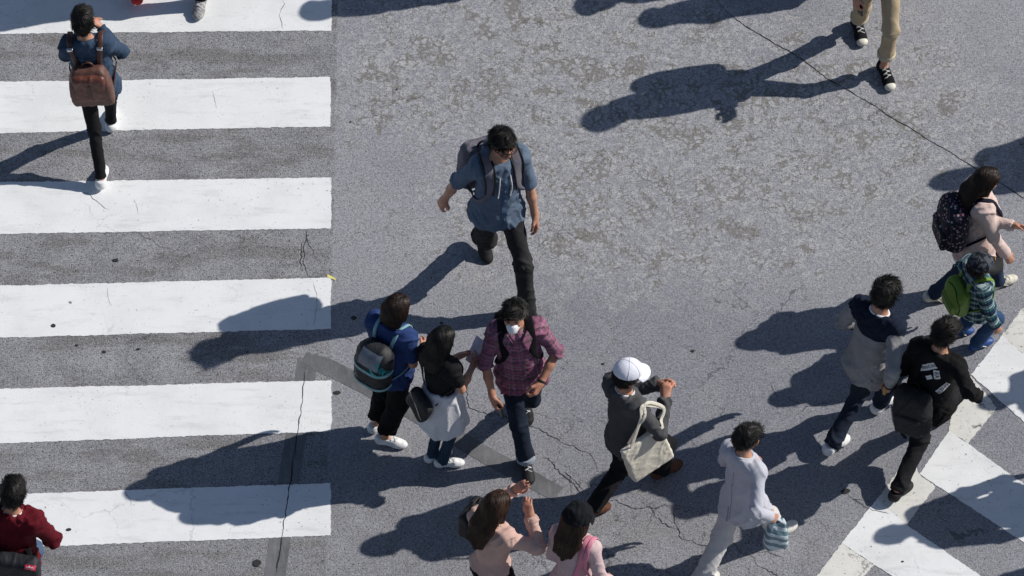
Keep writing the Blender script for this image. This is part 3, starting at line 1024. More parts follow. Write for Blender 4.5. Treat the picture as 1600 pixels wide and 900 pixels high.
    for s in 'LR':
        body.add(cone(hip[s], R.kn[s], .054 * k, .033 * k), .03)
        m1 = R.kn[s] * .68 + R.an[s] * .32 + (R.kn[s] - (hip[s] + R.an[s]) / 2) * -.06
        body.add(cone(R.kn[s], m1, .033 * k, .036 * k), .02)
        body.add(cone(m1, R.an[s], .036 * k, .028 * k), .02)
        o_, FF, fk = R.foot[s]
        body.add(cone(R.an[s], o_ + FF.T @ (A(0, .08, .045) * fk), .030 * fk, .026 * fk), .02)
        body.add(cone(sh[s], R.el[s], .039 * k, .033 * k), .03)
        body.add(cone(R.el[s], R.wr[s] * .45 + R.el[s] * .55, .034 * k, .033 * k), .02)
        body.add(cone(R.wr[s] * .45 + R.el[s] * .55, R.wr[s], .033 * k, .023 * k), .02)
    R.hand = {}
    hk_ = k * (1.0 if not fem else .92) * (1.12 if H < 1.4 else 1)
    for s, cu, bk in (('L', curlL, backL), ('R', curlR, backR)):
        sg = 1 if s == 'R' else -1
        Y = nrm(R.wr[s] - R.el[s])
        Z = F.T @ A(*bk) if bk is not None else F.T @ A(sg, .25, .2)
        Z = nrm(Z - Y * (Z @ Y))
        X = np.cross(Z, Y) * sg
        R.hand[s] = (R.wr[s], X, Y, Z)
        w = R.wr[s]
        P_ = lambda x, y, z: w + (X * x + Y * y + Z * z) * hk_
        if lod > 1.5:
            body.add(cone(P_(0, 0, 0), P_(0, .13, -.02), .028 * k, .02 * k), .02); continue
        body.add(cone(P_(0, -.01, 0), P_(0, .03, 0), .024 * hk_, .022 * hk_), .02)
        for xi, ln, fl in ((.029, .088, .072), (.010, .092, .080), (-.010, .087, .074), (-.028, .078, .058)):
            kn = P_(xi, ln, 0)
            body.add(cone(P_(xi * .55, .015, 0), kn, .0165 * hk_, .0118 * hk_), .018)
            a_ = 0; p0 = kn; r0 = .0098 * hk_
            for j, (q, bend) in enumerate(((.46, .75), (.3, 1.1), (.24, .7))):
                a_ += cu * bend
                dirv = Y * math.cos(a_) - Z * math.sin(a_) + X * xi * (1.6 if cu < .6 else .2)
                p1 = p0 + nrm(dirv) * fl * q * hk_
                body.add(cone(p0, p1, r0, r0 * .9), .004)
                p0 = p1; r0 *= .9
        t0 = P_(.022, .022, -.006); t1 = P_(.048, .055, -.018 - .012 * cu); t2 = P_(.054 - .02 * cu, .088, -.026 - .02 * cu); t3 = P_(.052 - .045 * cu, .112, -.032 - .026 * cu)
        body.add(cone(t0, t1, .016 * hk_, .0125 * hk_), .012)
        body.add(cone(t1, t2, .0122 * hk_, .0105 * hk_), .004)
        body.add(cone(t2, t3, .0105 * hk_, .0088 * hk_), .004)
    nb = loc(0, -.012, .50)
    body.add(cone(nb, hloc(0, -.028, -.05), .055 * k * (.86 if fem else 1), .050 * hk * (.86 if fem else 1)), .03)
    E = lambda c, r, kq=.02, op='u': body.add(ell(hloc(*c), HF, np.array(r) * hk), kq, op)
    E((0, -.008, .028), (.076, .096, .086), .03)
    E((0, .022, -.045), (.056, .066, .066), .04)
    E((0, .062, -.088), (.026, .022, .02), .03)
    if lod < 1.5:
        for s in (-1, 1):
            E((s * .036, .055, -.028), (.028, .03, .026), .02)
            E((s * .031, .1, .012), (.019, .02, .013), .014, 's')
            E((s * .031, .083, .036), (.022, .010, .007), .012)
            E((s * .078, -.008, -.004), (.009, .020, .031), .008)
            E((s * .011, .094, -.024), (.009, .010, .008), .006)
        body.add(cone(hloc(0, .086, .016), hloc(0, .107, -.02), .0075 * hk, .0105 * hk), .012)
        E((0, .088, -.050), (.023, .010, .0055), .006)
        E((0, .086, -.061), (.020, .010, .0065), .006)
    R.body = body
    J = np.array([pel, hp] + [*sh.values(), *R.el.values(), *R.wr.values(), *R.kn.values(), *R.an.values()])
    lo = J.min(0) - .22; hi = J.max(0) + .22
    lo[2] = -.02
    R.lo, R.hi = lo, hi
    v, f, n = surfnet(body, lo, hi, .0072 * lod if lod < 1.5 else .016, 1)
    tint = np.ones((len(v), 4)); tint[:, :3] = skin
    hl_ = ((v - hp) @ HF.T) / hk
    def dab(c, r, colr, s=1.0):
        q = np.sqrt((((hl_ - np.array(c)) / np.array(r)) ** 2).sum(1))
        w = np.clip((1.25 - q) / .5, 0, 1)[:, None] * s
        tint[:, :3] = tint[:, :3] * (1 - w) + np.array(colr) * w
    dab((0, .092, -.051), (.026, .02, .008), (.36, .11, .09)); dab((0, .09, -.062), (.022, .02, .008), (.36, .11, .09))
    for s in (-1, 1):
        dab((s * .033, .092, .034), (.021, .025, .0055), (.012, .009, .008), .9)
        dab((s * .036, .07, -.03), (.028, .03, .024), (.52, .21, .14), .35)
        dab((s * .082, -.005, -.004), (.02, .03, .035), (.48, .19, .13), .5)
        hw = R.wr['R' if s > 0 else 'L'] + nrm(R.wr['R' if s > 0 else 'L'] - R.el['R' if s > 0 else 'L']) * .12 * k
        q = np.linalg.norm(v - hw, axis=1)
        w = np.clip((.12 - q) / .08, 0, 1)[:, None] * .4
        tint[:, :3] = tint[:, :3] * (1 - w) + np.array((.50, .21, .15)) * w
    R.body_ob = part('body', v, f, M_skin, ob, True, {'tint': tint})
    if lod < 1.5:
        for s in (-1, 1):
            es = SDF().add(ell(hloc(s * .031, .077, .011), HF, np.array((.014, .0125, .009)) * hk))
            sdf_part('eye', es, hloc(s * .031, .077, .011) - .03, hloc(s * .031, .077, .011) + .03, .006, M_eye, ob)
    # ---------------- trousers
    lz = .0072 if lod < 1.5 else .016
    gz = .0092 * lod if lod < 1.5 else .018
    if low is None: low = {}
    lo_mat = low.get('mat') or cloth('black_trousers', (.014, .014, .016))
    ease = low.get('ease', .012)
    hemr = low.get('hem', .058)
    crop = low.get('crop', 0.0)              # how far above the ankle the hem sits
    tr = SDF(); tb = []
    torso(tr, ease * .25, .05, 'low')
    R.hemc = {}
    for s in 'LR':
        he = R.an[s] + nrm(R.kn[s] - R.an[s]) * crop * k
        R.hemc[s] = he
        tr.add(cone(hip[s], R.kn[s], .078 * k * g + ease, (.048 * k + ease) * low.get('knee', 1)), .035)
        if crop > .38:
            continue
        tr.add(cone(R.kn[s], he, (.048 * k + ease) * low.get('knee', 1), hemr * k, cut=.012), .03)
        tb += [(hip[s], R.kn[s], .9), (R.kn[s], he, 1.15)]
    wz = low.get('waist', .07)
    tr.post = lambda P, d: np.maximum(d, (P - hl(0, 0, wz)) @ FH[2])
    R.tr = tr
    R.trd = folds(tb + [(hl(0, 0, -.05), hl(0, 0, .1), .15)], low.get('fold', .008) * 1.25, 11 + int(facing) % 50, 12.0, 7.0)
    LO = np.minimum.reduce([pel, *R.kn.values(), *R.an.values()]) - .17 * k - ease; HI = np.maximum.reduce([pel, *R.kn.values(), *R.an.values()]) + .2 * k + ease
    trousers = sdf_part('trousers', tr, LO, HI, gz, lo_mat, ob, R.trd)
    if low.get('cuff') is not None:
        for s in 'LR':
            u = nrm(R.kn[s] - R.an[s]); c0 = R.hemc[s]
            cf = SDF().add(cone(c0 - u * .012, c0 + u * .035, hemr * k + .012, hemr * k + .012, cut=.0))
            cf.post = lambda P, d, c0=c0, u=u: np.maximum(d, np.abs((P - c0 - u * .008) @ u) - .022)
            sdf_part('trouser_cuff', cf, c0 - .12, c0 + .12, .008, low['cuff'], trousers)
    # ---------------- shoes
    sh_ = shoes or {}
    style = sh_.get('style', 'low')
    (uv, uf), (sv, sf), (lv, lf) = shoe_meshes(style)
    for s in 'LR':
        o_, FF, fk = R.foot[s]
        mir = np.array([1 if s == 'R' else -1, 1, 1])
        W = lambda V: o_ + (V * mir * fk * sh_.get('scale', 1.0)) @ FF
        fl = (lambda f_: f_ if s == 'R' else f_[:, ::-1])
        so_ = part('shoe', W(uv), fl(uf), sh_.get('mat', M_white_leather), ob)
        part('sole', W(sv), fl(sf), sh_.get('sole', M_white_rubber), so_)
        if sh_.get('lace', M_white_rubber) is not None:
            part('laces', W(lv), fl(lf), sh_.get('lace', M_white_rubber), so_)
        if sh_.get('accent'):
            q = np.abs(uv[:, 0]) > .028
            I = np.eye(3)
            for sx in (-1, 1):
                pts = np.stack([np.full(8, sx * .09), np.linspace(-.03, .085, 8), .05 - .02 * np.linspace(0, 1, 8) + .018 * np.sin(np.linspace(0, 3.1, 8) + .6)], 1)
                up = SDF().add(cone((0, -.03, .045), (0.004, .085, .042), .040, .038)); up.add(ell((.004, .125, .032), I, (.046, .066, .034)), .03)
                for _ in range(12): pts[:, 0] -= sx * np.clip(up(pts), -.02, .05)
                pts[:, 0] += sx * .001
                a_, b_ = tube(pts, .0075, 5)
                part('shoe_stripe', W(a_), fl(b_), sh_['accent'], so_)
    # ---------------- top
    if top is None: top = {}
    tm = top.get('mat') or cloth('grey_top', (.1, .1, .11))
    te = top.get('ease', .014)
    hem = top.get('hem', .10)               # below the pelvis joint
    sl = top.get('sleeve', 2.0)             # 1 = elbow, 2 = wrist
    tp = SDF(); bones = [(pel, loc(0, 0, .5), 1.0)]
    torso(tp, te, .06)
    if hem > .02:
        fl_ = top.get('flare', .0)
        zt, zb = .2, -hem
        def skirt(P):
            l = ((P - pel) @ F.T) / k
            t = np.clip((zt - l[:, 2]) / (zt - zb), 0, 1)
            l2 = ((P - pel) @ FH.T) / k
            ll = l * (1 - t[:, None]) + l2 * t[:, None]
            rx = .142 * bx * g + te / k + t * (.024 + fl_ + (.016 if fem else .008)); ry = .104 * g + te / k + t * (.026 + fl_)
            dd = (np.sqrt((ll[:, 0] / rx) ** 2 + ((ll[:, 1] + .008) / ry) ** 2 + 1e-9) - 1) * ry * k
            q = np.maximum(np.abs(l[:, 2] - (zt + zb) / 2) - (zt - zb) / 2 - .05, 0) * k
            return np.sqrt(np.maximum(dd, 0) ** 2 + q ** 2) + np.minimum(dd, 0) * (q <= 0)
        tp.add(skirt, .05)
        for s in 'LR':
            tp.add(cone(hip[s], hip[s] + (R.kn[s] - hip[s]) * min(.3 + hem, .8), .078 * k * g + ease + .006 + te * .2, .066 * k * g + ease + .006 + te * .2), .05)
    wav = top.get('wave', .006)
    def hemcut(P):
        l2 = ((P - pel) @ FH.T) / k
        return (-hem - l2[:, 2] + wav * np.sin(6 * l2[:, 0] / .12 + 2 * l2[:, 1] / .1) + top.get('curve', 0.0) * (np.abs(l2[:, 0]) / .16) ** 2) * k
    tp.add(hemcut, .01, 'i')
    slr = top.get('slv', .012)
    R.cuff = {}
    for s in 'LR':
        if sl <= 0: continue
        e1 = R.el[s]
        ta = min(sl, 1.0); p1 = sh[s] + (e1 - sh[s]) * ta
        r1 = .044 * k + slr * .6 + te * .25; r2 = .037 * k + slr * .6
        tp.add(cone(sh[s], p1, r1, r1 + (r2 - r1) * ta, cut=(0.0 if sl <= 1 else None)), .04)
        bones.append((sh[s], e1, 1.0)); R.cuff[s] = (p1, nrm(e1 - sh[s]), r1 + (r2 - r1) * ta)
        if sl > 1:
            p2 = e1 + (R.wr[s] - e1) * (sl - 1) + nrm(R.wr[s] - e1) * top.get('over', 0.0)
            r3 = (r2 + (.031 * k + slr * .7 - r2) * (sl - 1))
            tp.add(cone(e1, p2, r2, r3, cut=0.0), .025)
            bones.append((e1, p2, 1.2)); R.cuff[s] = (p2, nrm(R.wr[s] - e1), r3)
    ny = top.get('neck', .535)
    def tpost(P, d):
        l = ((P - pel) @ F.T) / k
        return np.maximum(d, (l[:, 2] - ny - .38 * np.clip(-l[:, 1], -.12, .12) - .35 * np.clip(np.abs(l[:, 0]) - .075, 0, 1)) * k)
    tp.post = tpost
    R.tp = tp
    R.tpd = folds(bones, top.get('fold', .009) * 1.2, 77 + int(facing * 3) % 90, top.get('f1', 15.0), 7.0)
    def lcs(P):
        l = ((P - pel) @ F.T) / k
        best = np.full(len(P), 9.0); u = np.arctan2(l[:, 0], -l[:, 1] * np.sign(-1)) * .15; vv = l[:, 2].copy(); tz = l[:, 2].copy()
        best = np.maximum(np.abs(l[:, 0]) - .125, 0) * k + .0
        for s in 'LR':
            for a, b in ((sh[s], R.el[s]), (R.el[s], R.wr[s])):
                ab = b - a; L = np.linalg.norm(ab); ux = ab / L; q = P - a; h = q @ ux
                r = q - np.clip(h, 0, L)[:, None] * ux
                d = np.linalg.norm(r, axis=1) - .03
                e1 = nrm(np.cross(ux, F[1])); e2 = np.cross(ux, e1)
                m = (d < best) & (np.abs(l[:, 0]) > .13)
                u = np.where(m, np.arctan2(r @ e1, r @ e2) * .05, u); tz = np.where(m & ((h > .05) | (b is not R.el[s])), -1.0, tz)
                vv = np.where(m, h + (0.0 if b is R.el[s] else .285 * k), vv); best = np.where(m, d, best)
        return {'lc': np.stack([u, vv, tz], 1)}
    R.lcs = lcs
    J = np.array([pel - F[2] * (hem * k), loc(0, 0, .58), *sh.values(), *R.el.values(), *[c[0] for c in R.cuff.values()]])
    e_ = .16 + te + top.get('flare', 0)
    R.shirt = sdf_part(top.get('name', 'shirt'), tp, J.min(0) - e_, J.max(0) + e_, gz, tm, ob, R.tpd, attrs=lcs)
    # ---------------- neckband
    if top.get('band', True) and lod < 1.5:
        cc = top.get('band_mat', tm); P = []
        br, bt = top.get('band_r', .066), top.get('band_t', .0085)
        for a in np.linspace(0, 2 * math.pi, 22, endpoint=False):
            x, y = math.sin(a) * br, math.cos(a) * br * .92
            P.append(loc(x, y - .006, ny + .004 - .38 * y - top.get('vneck', 0.0) * max(math.cos(a), 0) ** 3))
        V, F_ = tube(np.array(P), bt * k, 6, True)
        part('collar', V, F_, cc, R.shirt)
    if top.get('cuffs') and lod < 1.5:
        for s in R.cuff:
            c0, u, r0 = R.cuff[s]
            cf = SDF().add(cone(c0 - u * .05, c0 + u * .02, r0 + .006, r0 + .003, cut=0))
            cf.post = lambda P, d, c0=c0, u=u: np.maximum(d, np.abs((P - c0 + u * .015) @ u) - .022)
            sdf_part('cuff', cf, c0 - .11, c0 + .11, .008, top['cuffs'], R.shirt)
    # ---------------- hair
    if hair: make_hair(R, hair[0], hair[1], lod, ob, *hair[2:])
    return R

def make_hair(R, style, colour, lod, ob, opt=None):
    opt = opt or {}
    hp, HF, hk, k = R.hp, R.HF, R.hk, R.k
    mat = {'black': M_hair_black, 'brown': M_hair_brown, 'dark': M_hair_dark}[colour]
    hl = R.hloc
    rs = np.random.default_rng(int(abs(hp[0]) * 1000) + 5)
    S = SDF(); th = {'short': .010, 'spiky': .013, 'bob': .014, 'long': .010}[style]
    S.add(ell(hl(0, -.010, .030), HF, np.array((.078, .097, .087)) * hk + th), .03)
    S.add(ell(hl(0, -.035, -.015), HF, np.array((.070, .070, .075)) * hk + th * .6), .03)
    if opt.get('fringe', True):
        S.add(ell(hl(0, .055, .062), HF, np.array((.060, .040, .036)) * hk + th * .5), .03)
    lmass = []
    if style == 'bob':
        for x in (-.062, -.035, 0, .035, .062):
            S.add(cone(hl(x, -.035 - .03 * (abs(x) < .05), .0), hl(x * 1.12, -.045 - .025 * (abs(x) < .05), -.105), .045 * hk, .034 * hk), .03)
        for x in (-.074, .074):
            S.add(cone(hl(x, .02, .0), hl(x * 1.02, .025, -.085), .026 * hk, .02 * hk), .03)
    if style == 'long':
        L = opt.get('len', .26)
        back = -.115 if R.H > 1.3 else -.1
        for x in (-.07, -.035, 0, .035, .07):
            a = hl(x * .9, -.045, -.01); m = R.loc(x * .95, back * .75, .56); e = R.loc(x * .95, back - .012, .56 - L + .05 * abs(x) / .07)
            if opt.get('blow') is not None:
                e = e + A(*opt['blow']); m = m + A(*opt['blow']) * .45
            S.add(cone(a, m, .042 * hk, .033 * hk), .03); S.add(cone(m, e, .033 * hk, .012 * hk), .025)
        for x in (-.076, .076):
            S.add(cone(hl(x, .015, .01), hl(x * 1.02, .0, -.09), .024 * hk, .026 * hk), .03)
    cutf = opt.get('line', .052)
    def post(P, d):
        l = ((P - hp) @ HF.T) / hk
        # face and ears stay clear
        slope = .72 if style in ('short', 'spiky') else .2
        ln = cutf - slope * (.088 - l[:, 1])
        if style in ('short', 'spiky'):
            ln = np.maximum(ln, -.085)
            side = np.clip((np.abs(l[:, 0]) - .05) / .03, 0, 1)
            ln = ln + side * .018 * np.exp(-((l[:, 1] + .005) / .03) ** 2)
            return np.maximum(d, (ln - l[:, 2]) * hk)
        face = .058 - .5 * np.clip(l[:, 1] - .02, 0, .1)
        fw = (opt.get('face', .060)) - .0 * l[:, 2]
        inface = np.maximum.reduce([-(l[:, 1] - .012), np.abs(l[:, 0]) - fw, l[:, 2] - cutf + .5 * np.abs(l[:, 0])])
        return np.maximum(d, -inface * hk)
    hat = opt.get('hat')
    if hat is not None:
        S.post = lambda P, d: np.maximum(post(P, d), ((((P - hp) @ HF.T) / hk)[:, 2] - (hat - .10 * (((P - hp) @ HF.T) / hk)[:, 1] + .012)) * hk)
    else:
        S.post = post
    R.hairS = S
    reach = .16 * hk + (.0 if style in ('short', 'spiky') else .0)
    lo = hp - reach; hi = hp + reach
    if style == 'long':
        b = R.loc(0, -.12, .56 - opt.get('len', .26)) + (A(*opt['blow']) if opt.get('blow') is not None else 0)
        lo = np.minimum(lo, b - .17); hi = np.maximum(hi, b + .17)
    if style == 'bob': lo = lo - .05; hi = hi + .03
    h = .0075 if lod < 1.5 else .016
    v, f, n = surfnet(S, lo, hi, h, 1)
    # strand-like grooves
    whorl = hl(rs.uniform(-.03, .03), -.075, .095)
    q = v - whorl
    l = ((v - hp) @ HF.T) / hk
    ang = np.arctan2(l[:, 0], -(l[:, 1] + .05))
    v = v + n * (noise3(np.stack([ang * 9, l[:, 2] * 6, 0 * ang], 1), 3) * .004 + noise3(v * 30, 9) * .003)[:, None]
    cl = np.stack([np.clip(.25 + .3 * noise3(np.stack([ang * 16, l[:, 2] * 5, 0 * ang], 1), 4), 0, 1), np.full(len(v), .6), 0 * ang], 1)
    V = [v]; Fq = [f]; CL = [cl]; o = len(v)
    if lod < 1.5:
        ns = {'short': 2000, 'spiky': 2000, 'bob': 1900, 'long': 2800}[style]
        Ls = {'short': .055, 'spiky': .052, 'bob': .11, 'long': .15}[style] * hk
        seg = {'short': 4, 'spiky': 4, 'bob': 6, 'long': 7}[style]
        ix = rs.choice(len(v), ns)
        p = v[ix] + n[ix] * .001
        ln = Ls * rs.uniform(.5, 1.25, ns)
        lift = {'short': .07, 'spiky': .26, 'bob': .05, 'long': .04}[style] * opt.get('lift', 1.0)
        clump = noise3(p * 45, 21)
        pts = [p]; nn = n[ix]
        jit = rs.normal(0, .07, (ns, 3)); sw_ = rs.uniform(.35, .8) * rs.choice([-1, 1])
        up = HF[2]
        for j in range(seg):
            q = p - whorl
            lq = ((p - hp) @ HF.T) / hk
            if style in ('short', 'spiky'):
                d = q + HF[1] * .03 * (lq[:, 1] > .0)[:, None]
                d = d / np.maximum(np.linalg.norm(d, axis=1, keepdims=True), 1e-6)
                d = d + np.cross(HF[2], d) * sw_ + np.stack([noise3(p * 24, 31 + i_) for i_ in range(3)], 1) * (1.15 if style == 'short' else 1.6)
                d = d + A(0, 0, -.35) * np.clip(.08 - lq[:, 2], 0, 1)[:, None] * 8 * (style == 'short')
            else:
                side = np.sign(lq[:, 0] + .012)[:, None] * HF[0]
                topw = np.clip((lq[:, 2] - .03) / .07, 0, 1)[:, None]
                d = side * topw * .9 - HF[1] * .45 * topw + A(0, 0, -1) * (1.15 - topw)
                if opt.get('blow') is not None: d = d + A(*opt['blow']) * 2 * (1 - topw)
                d = d + (noise3(p * 14, 5)[:, None] * HF[0] + noise3(p * 14, 6)[:, None] * HF[1]) * opt.get('curl', .12)
            g = nn
            d = d - g * (d * g).sum(1)[:, None]
            d = d / np.maximum(np.linalg.norm(d, axis=1, keepdims=True), 1e-6)
            d = d + jit + g * (lift * (.6 + .8 * clump))[:, None]
            d = d / np.maximum(np.linalg.norm(d, axis=1, keepdims=True), 1e-6)
            p = p + d * (ln / seg)[:, None]
            if style in ('bob', 'long'):
                dd = S(p); g2 = S.grad(p, .004); p = p + g2 * np.clip(.0035 - dd, -.004, .03)[:, None]; nn = g2
            pts.append(p)
        pts = np.stack(pts, 1)                                   # ns, seg+1, 3
        if style in ('short', 'spiky'):
            lq = ((pts - hp) @ HF.T) / hk
            okm = ~((lq[:, -1, 2] < cutf - .022) & (lq[:, -1, 1] > .055)) & (lq[:, -1, 2] > -.10)
            pts = pts[okm]; ix = ix[okm]; ns = len(pts)
        if hat is not None:
            lq = ((pts - hp) @ HF.T) / hk
            okm = (lq[..., 2] < hat - .10 * lq[..., 1] + .004).all(1)
            pts = pts[okm]; ix = ix[okm]; ns = len(pts)
        T = np.gradient(pts, axis=1)
        Sd = np.cross(T, n[ix][:, None, :]); Sd /= np.maximum(np.linalg.norm(Sd, axis=2, keepdims=True), 1e-9)
        tt = np.linspace(0, 1, seg + 1)
        wd = {'short': .0027, 'spiky': .0028, 'bob': .0028, 'long': .0028}[style]
        w = wd * (1 - tt ** 2 * .9)[None, :, None] * rs.uniform(.6, 1.3, ns)[:, None, None]
        ctr = pts + n[ix][:, None, :] * (wd * .45)
        L_, C_, R_ = pts - Sd * w / 2, ctr, pts + Sd * w / 2
        VV = np.stack([L_, C_, R_], 2).reshape(-1, 3)             # ridge-shaped lock: left, crest, right
        m = seg + 1
        b0 = (np.arange(ns)[:, None] * m + np.arange(seg)[None]).ravel() * 3 + o
        FF = np.concatenate([np.stack([b0, b0 + 1, b0 + 4, b0 + 3], 1), np.stack([b0 + 1, b0 + 2, b0 + 5, b0 + 4], 1)])
        sh_ = np.clip(rs.normal(.38, .28, ns), 0, 1)
        V.append(VV); Fq.append(FF); CL.append(np.stack([np.repeat(sh_, m * 3), np.repeat(rs.uniform(0, 1, ns), m * 3), np.zeros(ns * m * 3)], 1))
    part('hair', np.concatenate(V), np.concatenate(Fq), mat, ob, True, {'lc': np.concatenate(CL)})

M_eye = plain('dark_eye', (.015, .012, .012), .15, .6)
# ------------------------------------------------------------------ bags and things carried
def backpack(R, label, mat, w, h, d, zc, strap_mat, straps='LR', y0=None, dx=0.0, tilt=0.0, roll=0.0, fold=.006, pocket=None, handle=None, r=.05,
             sw=.055, edge=None, taper=.12, seed=0, res=.009, group=None, sx=None):
    k, F = R.k, R.F
    root = empty('backpack', R.mid, label, 'backpack', group)
    root.location = tuple(R.loc(dx, -.2, zc - h / 2 / k))
    R.bag = root
    y0 = -.118 if y0 is None else y0
    c = R.loc(dx, y0 - d / 2 / k, zc)
    tl = math.radians(tilt); ro = math.radians(roll)
    f2 = F[1] * math.cos(tl) - F[2] * math.sin(tl); u2 = F[2] * math.cos(tl) + F[1] * math.sin(tl); r2 = F[0]
    r3 = r2 * math.cos(ro) + u2 * math.sin(ro); u3 = u2 * math.cos(ro) - r2 * math.sin(ro)
    BF = np.stack([r3, f2, u3])
    S = SDF()
    half = np.array([w, d, h]) / 2
    bx = rbox((0, 0, 0), np.eye(3), half, min(r, half.min() * .95))
    def f(P):
        l = (P - c) @ BF.T
        t = np.clip(l[:, 2] / half[2], -1, 1)
        s = 1 - taper * np.clip(t, 0, 1) ** 2 - .04 * np.clip(-t, 0, 1) ** 2
        q = l.copy(); q[:, 0] /= s; q[:, 1] = (q[:, 1] - half[1]) / (s + .12 * (1 - t * t) - .06) + half[1]
        return bx(q) * .9
    S.add(f)
    R.bagS, R.BF, R.bagC, R.bagHalf = S, BF, c, half
    e = np.linalg.norm(half) + .04
    dsp = folds([(c - BF[2] * half[2], c + BF[2] * half[2], 1.0)], fold, 301 + seed, 13, 9, False)
    R.bagD = dsp
    body = sdf_part('bag_body', S, c - e, c + e, res, mat, root, dsp)
    R.bag_body = body
    L = lambda x, y, z: c + BF.T @ (A(x, y, z) * half)
    if pocket is not None:
        pc = L(0, -1.0, -.38)
        Q = SDF().add(rbox(pc, BF, (half[0] * .74, .030, half[2] * .46), .024))
        pk = sdf_part('pocket', Q, pc - .22, pc + .22, res, pocket, root, folds([(pc - BF[2] * .1, pc + BF[2] * .1, 1)], .003, 5 + seed, 14, 9, False))
        zp = [pc + BF.T @ A(x * half[0] * .66, -.029, half[2] * .30 + .006 * math.cos(x * 2)) for x in np.linspace(-1, 1, 9)]
        part('zip', *tube(zp, .0035, 5), M_dark_metal, pk)
    if edge is not None:
        a = np.linspace(-1, 1, 22)
        P = [L(x, -.55, .0) for x in a]
        pts = np.array([c + BF.T @ A(math.sin(t) * half[0] * .97, -half[1] * .62, math.cos(t) * half[2] * .96) for t in np.linspace(-2.4, 2.4, 26)])
        for _ in range(3):
            pts = pts - S.grad(pts) * np.clip(S(pts) - .001, -.05, .05)[:, None]
        part('zip', *tube(pts, .0042, 5), edge, root)
    if handle is not None:
        hp_ = catmull([L(-.26, .55, .93), L(-.22, .6, 1.13), L(0, .62, 1.22), L(.22, .6, 1.13), L(.26, .55, .93)], 12)
        part('handle', *tube(hp_, .0085, 6), handle, root)
    for s in straps:
        g = 1 if s == 'R' else -1
        x = sx or (.088 if R.sex != 'f' else .078)
        q = R.loc
        bt = c + BF.T @ A(g * min(half[0] * .5, .08), half[1] * .9, half[2] * .72)
        bb = c + BF.T @ A(g * half[0] * .8, half[1] * .8, -half[2] * .72)
        pts = [bt, q(g * x, -.075, .525), q(g * (x + .008), -.01, .56), q(g * (x + .012), .06, .52), q(g * (x + .02), .115, .42), q(g * (x + .035), .12, .30),
               q(g * (x + .075), .07, .20), q(g * (x + .085), -.04, .14), bb]
        strap_on(pts, R.tp, .010, sw * k, .011, 34, True, 'strap', strap_mat, root, lift=((0, .55, .66, 1), (1, 1, .36, .36)))
    return root

def sling(R, root, pts, width, mat, off=.010, name='strap', n=34, thick=.006):
    return strap_on([R.loc(*p) if len(p) == 3 else p for p in pts], R.tp, off, width, thick, n, True, name, mat, root)

def cap(R, mat, brim=None, brim_mat=None, down=.0, puff=.017, back_gap=False, seams=True, btn=True, length=.075, tiltb=0.0, soft=0.0):
    hp, HF, hk, hl = R.hp, R.HF, R.hk, R.hloc
    S = SDF()
    S.add(ell(hl(0, -.010, .032), HF, np.array((.078, .098, .088)) * hk + puff), .03)
    z0 = .030 - down
    S.post = lambda P, d: np.maximum(d, (z0 - .10 * (((P - hp) @ HF.T) / hk)[:, 1] * -1 * -1 - (((P - hp) @ HF.T) / hk)[:, 2]) * hk)
    o = sdf_part('cap', S, hp - .17, hp + .19, .0072, mat, R.root, folds([(hp - A(0, 0, .1), hp + A(0, 0, .2), 1.0)], soft, 9, 16, 11, False) if soft else None)
    R.capS = S
    if seams:
        for a in range(6):
            an = a * math.pi / 3 + math.pi / 6
            pts = []
            for ph in np.linspace(.08, 1.45, 12):
                dirv = HF.T @ A(math.sin(ph) * math.cos(an), math.sin(ph) * math.sin(an), math.cos(ph))
                pts.append(hl(0, -.01, .032) + dirv * .12 * hk)
            pts = np.array(pts)
            raw = SDF(); raw.p = S.p
            for _ in range(5): pts = pts - raw.grad(pts) * np.clip(raw(pts) - .0005, -.05, .08)[:, None]
            l = ((pts - hp) @ HF.T) / hk
            pts = pts[l[:, 2] > z0 + .008]
            if len(pts) > 3: part('seam', *tube(pts, .0022, 4), mat, o)
    if btn:
        b = SDF().add(ell(hl(0, -.010, .121 + puff / hk), HF, (.009, .009, .005)))
        sdf_part('button', b, hl(0, -.01, .12) - .04, hl(0, -.01, .12) + .05, .005, mat, o)
    if brim:
        nU, nV = 18, 7
        V = []
        for t_ in (0, 1):
            for i in range(nU + 1):
                a = math.radians(-68 + 136 * i / nU)
                for j in range(nV + 1):
                    s = j / nV
                    rr = .088 + puff / hk + s * length * (math.cos(a) ** .6 if math.cos(a) > 0 else 0)
                    x = math.sin(a) * (.078 + puff / hk + s * length * .35 * math.cos(a))
                    y = -.01 + math.cos(a) * (.098 + puff / hk - .006) + s * length * math.cos(a) ** .7
                    z = z0 + .008 - .10 * y * -1 * -1 - 2.6 * x * x * (.3 + s) - s * (.012 + tiltb) - t_ * .004
                    V.append(hl(x, y, z))
        m = (nU + 1) * (nV + 1); F_ = []
        for i in range(nU):
            for j in range(nV):
                a = i * (nV + 1) + j
                F_.append((a, a + nV + 1, a + nV + 2, a + 1)); F_.append((m + a, m + a + 1, m + a + nV + 2, m + a + nV + 1))
        for i in range(nU):
            a = i * (nV + 1) + nV; F_.append((a, a + nV + 1, m + a + nV + 1, m + a))
        part('brim', V, np.array(F_), brim_mat or mat, o)
    return o

def phone(loc, X, Y, Z, label, w=.072, h=.148, t=.009):
    root = empty('phone', tuple(loc), label, 'phone')
    B = np.stack([X, Y, Z])
    S = SDF().add(rbox(loc, B, (w / 2, h / 2, t / 2), .004))
    sdf_part('case', S, loc - .1, loc + .1, .0045, M_phone, root)
    c = [loc + B.T @ A(sx * w * .44, sy * h * .46, t / 2 + .0007) for sx, sy in ((-1, -1), (1, -1), (1, 1), (-1, 1))]
    part('screen', c, [(0, 1, 2, 3)], M_glassy, root, smooth=False)
    return root

